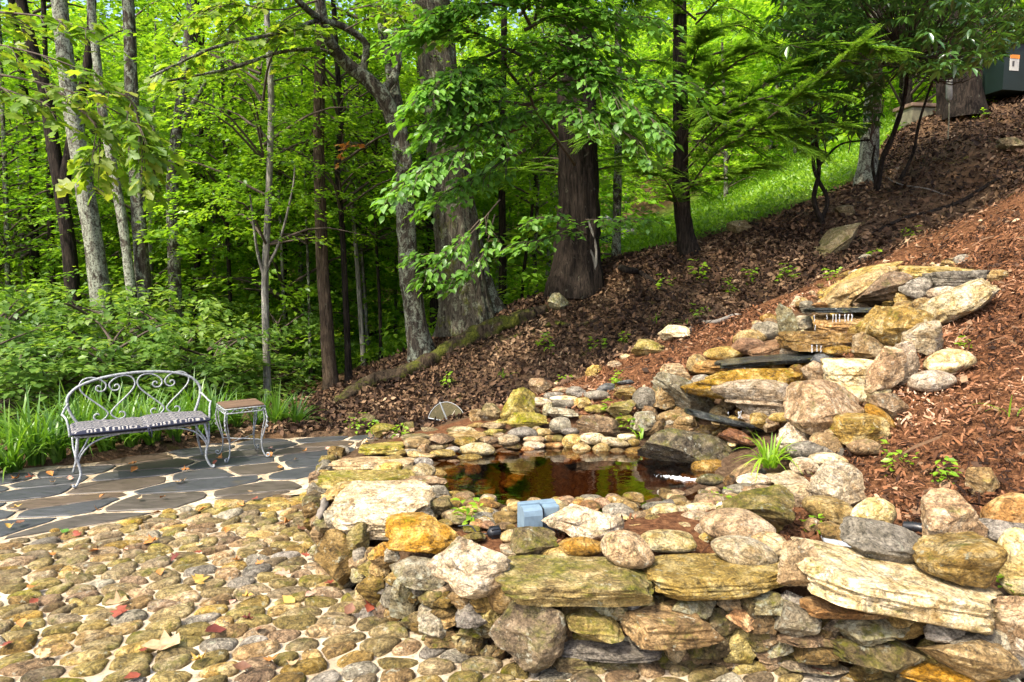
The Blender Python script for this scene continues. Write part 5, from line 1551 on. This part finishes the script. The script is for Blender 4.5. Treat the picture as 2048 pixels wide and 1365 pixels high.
rhododendron('large glossy rhododendron with arching stems below the pine', [([(1752, 385, 0), (1765, 320, .1), (1790, 260, .3), (1810, 190, .5), (1815, 120, .7)], (12, 6)), ([(1800, 360, 0), (1825, 310, .1), (1840, 240, .3), (1865, 160, .5)], (7, 4)), ([(1755, 380, 0), (1745, 330, .1), (1750, 290, .2)], (8, 3))],
             (1540, -150, 2060, 150), (8.6, 12.5), 12, 1250)

# ------------------------------------------------------------------ wood behind: individual trees, then the far mass
def simple_tree(name, label, x, y, crown, height, r0, cz, cs, group, mat=None, seed=0):
    g = random.Random(seed)
    z = H1(x, y)
    root = empty(name, (x, y, z - .05)); props(root, label, 'tree', group)
    lx, ly = g.uniform(-.35, .35), g.uniform(-.2, .2)
    P = spline([(0, 0, 0), (lx * .4, ly * .4, height * .35), (lx * 1.1, ly, height * .7), (lx * 1.6, ly * 1.4, height)], 14)
    V, Fc = tube(P, np.linspace(r0 * 1.2, r0 * .35, 14), 8, False, .12, 5, seed)
    mk('trunk', V, Fc, mat or M_BARK_M, root)
    rz = g.uniform(0, 6.28)
    obj('crown', crown[0], root, (0, 0, cz), (0, 0, rz), (cs, cs, cs * g.uniform(.85, 1.1)))
    obj('branches', crown[1], root, (0, 0, cz), (0, 0, rz), (cs, cs, cs))
gr = random.Random(21)
spots = []
def far_enough(x, y, d):
    return all((x - a) ** 2 + (y - b) ** 2 > d * d for a, b in spots)
tries = 0
while len(spots) < 74 and tries < 6000:
    tries += 1
    y = gr.uniform(11.8, 21); x = gr.uniform(-.86 * y, .08 * y)
    if y < 14 and x > -2.2: continue
    if -3.4 < x < .6 and y < 20 and gr.random() < .45: continue
    if not far_enough(x, y, 1.25): continue
    spots.append((x, y))
    simple_tree('understory_tree', 'slim understory tree with layered green leaves in the near wood', x, y, MID[len(spots) % 4], gr.uniform(5, 7), gr.uniform(.02, .05), gr.choice((.3, .8, 1.4, 2.2, 3.0)), gr.uniform(.8, 1.15), 'understory trees in the near wood', M_BARK_G, len(spots))
n0 = len(spots); tries = 0
while len(spots) < n0 + 125 and tries < 6000:
    tries += 1
    y = 17 + 45 * gr.random() ** 1.2; x = gr.uniform(-.92 * y, .9 * y)
    if .08 < x / y < .24 and y < 33: continue
    if .24 < x / y < .48 and y < 24: continue
    if x > .24 * y and y < 18: continue
    if not far_enough(x, y, 2.2 + .02 * y): continue
    spots.append((x, y))
    topz = max(6.0, 2.5 + .40 * y - H1(x, y)); sc_ = gr.uniform(.8, 1.2); cz_ = gr.uniform(-.6, max(.2, min(6.0, topz - 8 * sc_)))
    simple_tree('woodland_tree', 'tall leafy tree in the dense sunlit wood behind', x, y, FAR[len(spots) % 4], cz_ + 7.5 * sc_, gr.uniform(.06, .13), cz_, sc_, 'trees of the wood behind', M_BARK_M if gr.random() < .6 else M_BARK_D, len(spots))
def far_wood():
    g = np.random.default_rng(5)
    n = 7500
    y = g.uniform(55, 92, n); x = g.uniform(-1, 1, n) * y * 1.0
    z = H(x, y) + g.uniform(0, 26, n) + 2.5 * np.sin(x * .35) * np.sin(y * .3)
    a = g.uniform(0, 6.283, n)
    C, U, N, L, rs = fan(g, np.c_[x, y, z], np.c_[np.cos(a), np.sin(a), g.normal(0, .3, n)], 12, 2.4, .62, .5)
    o = obj('far_woodland', leaf_mesh('far_woodland', C, U, N, L, .75, T_LEAF2, M_LF_FAR, g, rs))
    props(o, 'far wooded hillside closing off the view', kind='stuff')
far_wood()

def undergrowth():
    g = np.random.default_rng(15)
    n = 4200
    y = 11.5 + 26 * g.random(n) ** 1.25; x = g.uniform(-.88, .07, n) * y
    k = ~((x > -3.2) & (x < .4) & (y < 19) & (g.random(n) < .75))
    x, y = x[k], y[k]; n = len(x)
    z = H(x, y) + 2.8 * g.random(n) ** 1.5 * (.6 + .5 * np.sin(x * .9) * np.sin(y * .7)) + .05
    a = g.uniform(0, 6.283, n)
    C, U, N, L, rs = fan(g, np.c_[x, y, z], np.c_[np.cos(a), np.sin(a), g.normal(0, .15, n)], 20, .7, .14, .28)
    props(obj('undergrowth', leaf_mesh('undergrowth', C, U, N, L, .62, T_LEAF2, M_LF_FAR, g, rs)), 'pale green undergrowth covering the forest floor', kind='stuff')
undergrowth()
# ------------------------------------------------------------------ shrubs, strap leaves, small plants
SHRUBS = []
def shrub(px, py, Y, v, s, label, group=None, sz=1.0):
    p = pt(px, py, Y); z = H1(p[0], p[1])
    root = empty('leafy_shrub', (p[0], p[1], z)); props(root, label, 'shrub', group); SHRUBS.append((px, 'front' if Y < 8.75 else 'middle' if Y < 10.1 else 'rear', root))
    rz = random.uniform(0, 6)
    obj('crown', SHR[v][0], root, (0, 0, .08), (0, 0, rz), (s, s, s * sz)); obj('branches', SHR[v][1], root, (0, 0, .05), (0, 0, rz), (s, s, s * sz))
SG = 'broad leafy shrubs filling the ground behind the bench'
SL = 'broad-leaved green shrub in the thicket behind the bench'
for i, (px, Y, s, sz) in enumerate([(-60, 7.6, 1.0, 1), (40, 7.5, 1.0, .9), (130, 7.7, .95, .95), (230, 8.0, .9, 1.0), (330, 8.4, .9, 1.0), (420, 8.7, .85, 1.0), (10, 8.8, 1.1, .85), (120, 9.0, 1.1, .85), (240, 9.2, 1.0, .9), (350, 9.4, 1.0, .9), (455, 9.7, .95, .9),
                                    (60, 10.4, 1.1, .85), (190, 10.6, 1.1, .85), (320, 10.8, 1.05, .9), (430, 11.0, 1.0, .95), (560, 11.4, .9, .9), (610, 12.2, .9, .9), (500, 10.2, .7, .9), (-120, 9.3, 1.1, .9)]):
    shrub(px, 800, Y, i % 4, s * random.uniform(.8, 1.05), SL, SG, sz * random.choice((.6, .8, .95, 1.2)))
for row in ('front', 'middle', 'rear'):
    for j, t in enumerate(sorted([t for t in SHRUBS if t[1] == row], key=lambda t: t[0])):
        t[2]['label'] = f'broad-leaved green shrub, {ORD[j]} from the left in the {row} row behind the bench'
def blades(g, n, length, width, spread, droop, seg=6):
    """arching strap leaves from one crown."""
    V, T, rs = [], [], []
    for i in range(n):
        a = g.uniform(0, 2 * math.pi); L = length * g.uniform(.55, 1.15)
        out = spread * g.uniform(.15, 1.0)
        d = np.array([math.cos(a), math.sin(a), 0]); s = np.array([-d[1], d[0], 0])
        b = d * g.uniform(0, .05) + s * g.uniform(-.04, .04)
        n0 = len(V)
        r_ = float(np.clip(g.normal(.5, .22), 0, 1))
        for j in range(seg + 1):
            t = j / seg
            p = b + d * (out * L * (t ** 1.6)) + np.array([0, 0, L * (t * (1 - .25 * out) - droop * out * t ** 2.6)])
            w = width * (1 - t ** 2.2) * (.55 + .45 * min(1, t * 4)) * .5 + .0006
            V += [p - s * w, p + np.array([0, 0, -.25 * w]), p + s * w]; rs += [r_ * (.75 + .25 * t)] * 3
        for j in range(seg):
            for k in range(2):
                q = n0 + j * 3 + k
                T += [(q, q + 1, q + 4), (q, q + 4, q + 3)]
    return np.array(V), np.array(T), np.array(rs)
STRAP = []
for i in range(4):
    g = np.random.default_rng(600 + i)
    V, T, rs = blades(g, 60, .70, .022, .80, .60)
    STRAP.append(trimesh('strap_clump', V, T, M_STRAP, rs, True))
cl = [(-40, 968), (15, 952), (60, 945), (105, 938), (150, 932), (205, 926), (255, 918), (300, 912), (345, 905), (395, 893), (425, 884), (470, 872), (505, 868), (545, 866), (585, 862), (30, 918), (90, 910), (140, 905), (190, 900), (240, 896), (290, 888), (340, 880), (390, 868), (450, 858), (525, 852), (570, 846)]
for i, (px, py) in enumerate(cl):
    p = on_h(px, py - 4, 0)
    sc_ = random.uniform(.8, 1.15) * (1.0 if px < 430 else .72)
    o = obj('strap_leaf_clump', STRAP[i % 4], None, (p[0], p[1] + .08, H1(p[0], p[1] + .12) - .01), (random.uniform(-.1, .25), random.uniform(-.1, .1), random.uniform(0, 6)), (sc_, sc_, sc_))
    row = 'front' if i < 15 else 'back'
    props(o, f'clump of long arching strap leaves, {ORD[i if i < 15 else i - 15]} from the left in the {row} row', 'plant', 'strap-leaved clumps along the path')
def daylily(px, py, s, n, label, seed, w=.016):
    g = np.random.default_rng(seed)
    V, T, rs = blades(g, n, .30 * s, w, 1.1, .75, 7)
    p = hit(px, py)
    props(obj('daylily', trimesh('daylily', V, T, M_GRASS, np.clip(rs + .2, 0, 1), True), None, (p[0], p[1], p[2] + .02)), label, 'plant')
daylily(1538, 940, 1.15, 46, 'fresh green arching daylily tuft on the pond edge below the cascade', 1)
daylily(1284, 884, .75, 7, 'sparse grassy tuft growing between stones behind the pond', 2, .012)
daylily(2018, 838, .8, 6, 'few grass blades sprouting from the mulch near the picture edge', 3, .010)
daylily(1370, 655, .8, 9, 'thin grassy tuft on the shaded bank', 4, .008)
daylily(1310, 650, .8, 9, 'small grass tuft on bare shaded soil', 5, .008)
daylily(1010, 758, .7, 6, 'fern-like tuft under the mossy log', 6, .012)
WEED = []
for i in range(3):
    g = np.random.default_rng(800 + i)
    C, U, N, L, rs = fan(g, np.c_[g.normal(0, .02, 5), g.normal(0, .02, 5), g.uniform(.01, .08, 5)], np.c_[g.normal(0, 1, 5), g.normal(0, 1, 5), g.uniform(.1, .5, 5)], 6, .07, .055)
    WEED.append(leaf_mesh('weed', C, U, N, L, .6, T_OVAL, M_GRASS, g, np.clip(rs + .15, 0, 1)))
WEEDS, WO = [], []
for i, (px, py, s) in enumerate([(1795, 940, 1), (1885, 958, .9), (1630, 1068, .8), (1435, 1016, .7), (1225, 832, 1), (1258, 860, 1), (938, 1046, .9), (1590, 700, .8), (1660, 560, 1.2), (1575, 565, 1.6), (1240, 770, 1), (1130, 770, 1), (1540, 800, .6), (1930, 700, .7), (2010, 1180, .7), (1400, 640, 1.3),
                                  (745, 868, 1), (800, 872, .9), (710, 862, 1.1), (1255, 690, 1.2), (1200, 700, 1.4), (1090, 700, 1.5), (1450, 590, 1.6), (1500, 560, 1.4), (1330, 580, 1.4), (900, 770, 1.2), (1750, 520, 1.2), (1820, 480, 1.2), (1990, 210, 2), (1960, 240, 1.8), (1400, 560, 1.8)]):
    p = hit(px, py)
    zone = 'bark mulch' if zone_mulch([p[0]], [p[1]])[0] and px > 1420 else 'pond stones' if p[1] < 7.2 else 'leafy bank'
    WEEDS.append((zone, px))
    WO.append(obj('weed_seedling', WEED[i % 3], None, (p[0], p[1], p[2]), (0, 0, i * 1.3), (s, s, s)))
for zone in ('bark mulch', 'pond stones', 'leafy bank'):
    for j, k_ in enumerate(sorted([k_ for k_ in range(len(WO)) if WEEDS[k_][0] == zone], key=lambda k_: WEEDS[k_][1])):
        props(WO[k_], f'tiny bright green weed, {ORD[j]} from the left of those on the {zone}', 'weed', 'weed seedlings around the pond and bank')

# ------------------------------------------------------------------ litter, mulch, groundcover (uncountable)
def scatter(n, bbox, mask, g):
    x = g.uniform(bbox[0], bbox[2], n * 3); y = g.uniform(bbox[1], bbox[3], n * 3)
    k = mask(x, y)
    x, y = x[k][:n], y[k][:n]
    z = H(x, y)
    e = .06
    gx = (H(x + e, y) - H(x - e, y)) / (2 * e); gy = (H(x, y + e) - H(x, y - e)) / (2 * e)
    N = np.c_[-np.clip(gx, -1.5, 1.5), -np.clip(gy, -1.5, 1.5), np.ones(len(x))]
    return np.c_[x, y, z], N / np.linalg.norm(N, axis=1)[:, None]
g = np.random.default_rng(31)
T_CHIP = tm([(0, -.4, 0), (.1, .5, .03), (.55, .42, .09), (1, .25, .02), (.93, -.45, 0), (.45, -.5, .06)], [(0, 5, 1), (1, 5, 2), (2, 5, 4), (2, 4, 3)])
T_CURL = tm([(0, 0, .06), (.22, .34, .16), (.55, .44, .22), (1, .05, .10), (.60, -.44, .12), (.22, -.36, .18), (.5, 0, -.02)], [(6, 1, 0), (6, 2, 1), (6, 3, 2), (6, 4, 3), (6, 5, 4), (6, 0, 5)])
def chips(n, bbox, mask, lmin, lmax, w, name, label, mat, tm_, tilt, lift, bias=0.0):
    P, N = scatter(n, bbox, mask, g)
    m = len(P)
    Nn = N + g.normal(0, tilt, (m, 3))
    U = np.cross(Nn, g.normal(0, 1, (m, 3)))
    P = P + N * g.uniform(-.004, lift, m)[:, None]
    L = lmin + (lmax - lmin) * g.random(m) ** 2.6
    ww = w * g.uniform(.6, 1.4, m)
    cl_ = np.clip(g.random(m) * .95 + bias - .08 + .16 * np.sin(P[:, 0] * 2.3 + 1.7 * np.sin(P[:, 1] * 2.9)) + .10 * np.sin(P[:, 0] * 7.1 - P[:, 1] * 5.3), 0, 1)
    o = obj(name, leaf_mesh(name, P, U, Nn, L, ww, tm_, mat, g, cl_))
    props(o, label, kind='stuff')
def m_mulch(x, y): return zone_mulch(x, y) & ~rocky(x, y) & ~in_poly(x, y, PATIO)
def m_litter(x, y): return ~zone_mulch(x, y) & ~zone_grass(x, y) & ~in_poly(x, y, PATIO)
chips(62000, (.0, 2.9, 5.4, 7.8), m_mulch, .010, .070, .24, 'bark_mulch', 'brown bark mulch covering the slope beside the pond', M_CHIP, T_CHIP, .55, .024)
chips(34000, (2.2, 4.8, 12, 14.0), m_mulch, .016, .085, .24, 'bark_mulch', 'bark mulch on the upper slope', M_CHIP, T_CHIP, .38, .025, -.04)
chips(1700, (.0, 2.9, 8, 10.0), m_mulch, .04, .095, .70, 'dry_leaf_litter', 'dry tan leaves scattered over the mulch', M_LITTER, T_OVAL, .5, .03, .24)
chips(34000, (-2.6, 7.0, 5.0, 11.5), m_litter, .04, .105, .58, 'dry_leaf_litter', 'deep brown leaf litter on the shaded bank', M_LITTER, T_CURL, .75, .05, -.10)
chips(18000, (1.5, 9.0, 13, 17), m_litter, .05, .125, .58, 'dry_leaf_litter', 'brown leaf litter in the upper gully', M_LITTER, T_CURL, .7, .05, -.08)
chips(5000, (-6, 6.2, -1.5, 11), m_litter, .05, .12, .62, 'dry_leaf_litter', 'leaf litter under the shrubs', M_LITTER, T_OVAL, .5, .04)
chips(900, (-4.6, 5.8, -1.0, 7.6), m_litter, .04, .10, .7, 'dry_leaf_litter', 'reddish fallen leaves along the path edge', M_LITTER, T_MAPLE, .4, .03, .15)
chips(420, (.6, 2.9, 9, 11.5), lambda x, y: ~rocky(x, y) & ~in_poly(x, y, PATIO), .12, .38, .035, 'twig_litter', 'thin dead twigs strewn over mulch and bank', M_LITTER, T_CHIP, .35, .035)
def cover(n, bbox, lmin, lmax, nm, lb):
    P, N = scatter(n, bbox, zone_grass, g)
    m = len(P)
    U = np.c_[g.normal(0, .6, (m, 2)), g.uniform(.15, 1.0, m)]
    P = P + np.c_[np.zeros((m, 2)), g.uniform(0, .22, m)]
    o = obj(nm, leaf_mesh(nm, P, U, N + g.normal(0, .5, (m, 3)), g.uniform(lmin, lmax, m), .45, T_LEAF2, M_GRASS, g))
    props(o, lb, kind='stuff')
cover(80000, (1.8, 11.8, 14, 33), .05, .13, 'groundcover', 'bright green ground cover on the sunny slope behind')
cover(26000, (-7, 11.5, .6, 24), .05, .13, 'groundcover', 'bright green ground cover in the sunny glade')

# ------------------------------------------------------------------ fallen leaves on the patio
LC = {'orange': (.42, .17, .04), 'yellow': (.50, .31, .07), 'red': (.22, .05, .025), 'brown': (.16, .075, .04), 'tan': (.42, .28, .15), 'dark red': (.13, .03, .02), 'green': (.10, .24, .03), 'pink': (.50, .28, .20)}
LMESH = {}
FL = []
def fallen(px, py, colour, size, label=None, group=True):
    key = (colour, 0 if label else random.randrange(3))
    if key not in LMESH:
        gg = np.random.default_rng(hash(key) % 1000 + 3)
        tv, tf = (T_MAPLE, T_OVAL, T_MAPLE)[key[1]]
        V = tv.copy(); V[:, 1] *= .75; V[:, 0] -= .5
        V[:, 2] = .5 * V[:, 1] ** 2 * 4 * gg.uniform(.2, 1) + .5 * V[:, 0] ** 2 * gg.uniform(0, 1) + gg.normal(0, .03, len(V))
        V[:, 2] -= V[:, 2].min()
        c = LC[colour]
        mm = bpy.data.materials.get('fallen_' + colour) or simple_mat('fallen_' + colour, c, .6, var=.45, bs=45)
        LMESH[key] = trimesh('fallen_leaf', V, tf, mm)
    p = on_h(px, py, .035) if py > 985 else on_h(px, py, .03)
    if not in_poly([p[0]], [p[1]], PATIO)[0]:
        p = hit(px, py); p[2] += .015
    o = obj('fallen_leaf', LMESH[key], None, tuple(p), (random.uniform(-.35, .35), random.uniform(-.35, .35), random.uniform(0, 6.28)), (size * .8, size * .8, size))
    FL.append((colour, 'flagstones' if in_poly([p[0]], [p[1]], FLAG_REG)[0] else 'cobbles' if in_poly([p[0]], [p[1]], PATIO)[0] else 'rocks', px, o))
    props(o, label, 'leaf', 'fallen leaves on the paving')
for e in """66 1176 orange .11;301 1085 orange .11;153 1068 red .09;129 1064 green .09;119 1077 brown .09;105 1110 orange .08;187 1103 orange .08;398 1164 yellow .13;232 1206 tan .13;238 1227 red .12;45 1247 orange .08;288 1300 red .07;396 1321 yellow .10;
430 1266 dark_red .13;482 1338 brown .10;570 1047 orange .10;453 1061 orange .08;603 1058 brown .10;520 1126 orange .06;322 1145 orange .08;395 1105 red .06;350 1116 dark_red .08;657 1166 red .07;564 1150 pink .10;496 1193 yellow .07;464 1205 pink .06;577 1200 yellow .10;
493 1238 dark_red .07;264 1354 red .08;68 1203 red .07;13 1290 red .07;541 1322 orange .09;16 1053 yellow .08;35 1014 yellow .09;40 1047 brown .09;197 1022 orange .10;313 1027 orange .09;406 1019 orange .09;480 1010 orange .08;510 998 red .09;60 955 red .11;30 958 orange .10;
100 948 orange .10;140 957 pink .08;268 940 orange .10;265 928 orange .09;365 962 tan .08;355 965 tan .08;372 940 orange .08;440 917 orange .10;430 925 red .08;540 910 orange .10;541 897 pink .08;500 985 tan .07;325 995 orange .07;280 998 tan .07;205 992 orange .07;105 965 tan .07;
610 903 orange .08;680 893 orange .08;670 912 orange .08;655 898 pink .07;730 884 yellow .08;700 890 tan .06;590 920 tan .06;560 935 orange .07;520 955 tan .06;620 1190 pink .07;700 1222 brown .10;740 1214 red .13;935 1295 yellow .08;400 1090 tan .06;250 1100 pink .06;470 1120 orange .06;
150 1150 tan .06;90 1310 tan .07;610 1110 red .06;585 1330 tan .08;520 1260 brown .07;1640 1342 red .12;1755 1140 yellow .06;1270 908 yellow .04;1420 868 red .10;1397 872 orange .08;1375 935 orange .08;1330 718 orange .07;1618 620 orange .06;1580 700 orange .05""".replace('\n', '').split(';'):
    a, b, c, s = e.split()
    fallen(float(a), float(b), c.replace('_', ' '), float(s))
for key in sorted({(t[0], t[1]) for t in FL}):
    for j, t in enumerate(sorted([t for t in FL if (t[0], t[1]) == key], key=lambda t: t[2])):
        t[3]['label'] = f'small {key[0]} fallen leaf, {ORD[j]} {key[0]} one from the left on the {key[1]}'
fallen(322, 1293, 'tan', .19, 'largest pale tan lobed fallen leaf lying on the cobbles')

# ------------------------------------------------------------------ things up the hill
def hill_things():
    p = hit(2010, 178)
    Y = 14.6
    c = pt(2022, 178, Y); c[2] = H1(c[0], c[1]) - .05
    root = empty('utility_box', c, R(12)); props(root, 'dark green metal utility cabinet with warning stickers on the hilltop', 'cabinet')
    grn = simple_mat('dark_green_paint', (.006, .016, .013), .45, var=.2, bs=8)
    W, D, Hh = 1.7, 1.2, .92
    V = [(-W / 2, -D / 2, 0), (W / 2, -D / 2, 0), (W / 2, D / 2, 0), (-W / 2, D / 2, 0), (-W / 2, -D / 2, Hh), (W / 2, -D / 2, Hh), (W / 2, D / 2, Hh), (-W / 2, D / 2, Hh)]
    mk('body', V, [(0, 1, 5, 4), (1, 2, 6, 5), (2, 3, 7, 6), (3, 0, 4, 7), (0, 3, 2, 1), (4, 5, 6, 7)], grn, root, False)
    MB().box((0, -.02, Hh + .03), (W + .10, D + .12, .07), bev=.02).build('lid', simple_mat('weathered_lid', (.16, .17, .15), .6, var=.3, bs=10), root, False)
    wht = simple_mat('sticker_white', (.42, .42, .38), .6); red = simple_mat('sticker_red', (.5, .07, .05), .6); org = simple_mat('sticker_orange', (.62, .22, .03), .6); ink = simple_mat('sticker_ink', (.06, .06, .06), .6)
    for x, z, w, h, band, nm in ((-.62, .52, .22, .30, org, 1), (.02, .70, .19, .26, red, 2)):
        s = MB().box((x, -D / 2 - .006, z), (w, .006, h)).build('warning_sticker', wht, root, False)
        MB().box((x, -D / 2 - .012, z + h * .38), (w, .006, h * .24)).build('band', band, s, False)
        for j in range(4 if nm == 2 else 0):
            MB().box((x - .01 * (j % 2), -D / 2 - .012, z + h * (.16 - .13 * j)), (w * (.75 - .1 * (j % 2)), .005, .010)).build('text_line', ink, s, False)
        if nm == 1: MB().box((x - .03, -D / 2 - .013, z - .02), (.05, .005, .10), bev=.002).build('pictogram', ink, s, False)
    MB().box((.3, -D / 2 - .02, .34), (.10, .04, .16), bev=.01).build('latch', simple_mat('black_latch', (.01, .012, .012), .4), root, False)
    # low concrete cover
    c = pt(1828, 272, 17.5)
    root = empty('concrete_block', c, R(8)); props(root, 'pale concrete well cover standing beyond the rhododendron', 'concrete block')
    con = simple_mat('pale_concrete', (.17, .155, .10), .9, var=.35, bs=9, bump=.3)
    MB().box((0, 0, .32), (.62, .6, .64), bev=.02).build('base', con, root, False)
    MB().box((0, 0, .68), (.74, .7, .09), bev=.02).build('slab', simple_mat('brown_cover', (.20, .13, .09), .85, var=.3, bs=9), root, False)
    # white pipe hanging in front of the pine
    c = pt(1897, 175, 13.2)
    root = empty('white_pipe', (c[0], c[1], H1(c[0], c[1]))); props(root, 'white upright plastic pipe beside the stout pine', 'pipe')
    top = pt(1893, 105, 13.2)[2] - root.location[2]; mid = pt(1900, 205, 13.2)[2] - root.location[2]
    MB().tube(spline([(.03, 0, mid), (.0, 0, (top + mid) / 2), (-.03, 0, top)], 12), np.array([.02] + [.055] * 10 + [.05]), 12).build('pipe', simple_mat('white_plastic', (.26, .26, .23), .6, var=.4, bs=10), root)
    MB().tube(spline([(.05, 0, -.1), (.045, 0, mid * .5), (.03, 0, mid)], 8), .012, 8).build('stake', simple_mat('old_stake', (.22, .2, .13), .8), root)
hill_things()
def build_car():
    w = pt(1216, 485, 30.0)
    zg = H1(w[0] + .15, 30.6) + .01
    root = empty('parked_car', (w[0] + .15, 30.6, zg), R(-28)); props(root, 'dark grey car parked beyond the trees, half hidden by the green slope', 'car')
    paint = simple_mat('dark_car_paint', (.015, .02, .028), .18); glass = simple_mat('car_glass', (.05, .07, .09), .05); tyre = simple_mat('tyre_rubber', (.012, .012, .012), .8); rim = simple_mat('alloy_rim', (.6, .6, .6), .3, .9); lamp = simple_mat('lamp_glass', (.75, .78, .8), .15)
    prof = [(-2.2, .35), (-2.25, .75), (-2.1, .95), (-1.5, 1.0), (-1.0, 1.5), (.4, 1.56), (1.2, 1.08), (2.0, .95), (2.25, .75), (2.25, .35)]
    V = []
    n = len(prof)
    for y, ins in ((-.88, 0), (.88, 0)):
        for x, z in prof: V.append((x, y * (1 if z < 1.05 else .78), z))
    Fc = [(i, (i + 1) % n, n + (i + 1) % n, n + i) for i in range(n)] + [tuple(range(n)), tuple(range(2 * n - 1, n - 1, -1))]
    mk('body', V, Fc, paint, root, False)
    mk('windscreen', [(.46, -.62, 1.54), (.46, .62, 1.54), (1.19, .72, 1.11), (1.19, -.72, 1.11)], [(0, 1, 2, 3)], glass, root, False, (.015, 0, .02))
    for sy in (-1, 1):
        mk('side_window', [(-1.3, sy * .83, 1.06), (1.05, sy * .83, 1.08), (.35, sy * .70, 1.48), (-.95, sy * .70, 1.44)], [(0, 1, 2, 3)], glass, root, False, (0, sy * .03, 0))
        mk('headlight', [(2.27, sy * .55, .82), (2.27, sy * .84, .82), (2.1, sy * .86, .95), (2.15, sy * .55, .95)], [(0, 1, 2, 3)], lamp, root, False, (.01, 0, .01))
        for x in (-1.35, 1.4):
            wh = MB().tube([(x, sy * .70, .33), (x, sy * .93, .33)], .33, 22).build('wheel', tyre, root)
            mb = MB()
            for k in range(5):
                a = 2 * math.pi * k / 5
                mb.tube([(x, sy * .935, .33), (x + .22 * math.cos(a), sy * .935, .33 + .22 * math.sin(a))], .035, 6)
            ring = [(x + .22 * math.cos(t), sy * .935, .33 + .22 * math.sin(t)) for t in np.linspace(0, 2 * math.pi, 20)]
            mb.tube(ring, .022, 6); mb.build('rim', rim, wh)
build_car()
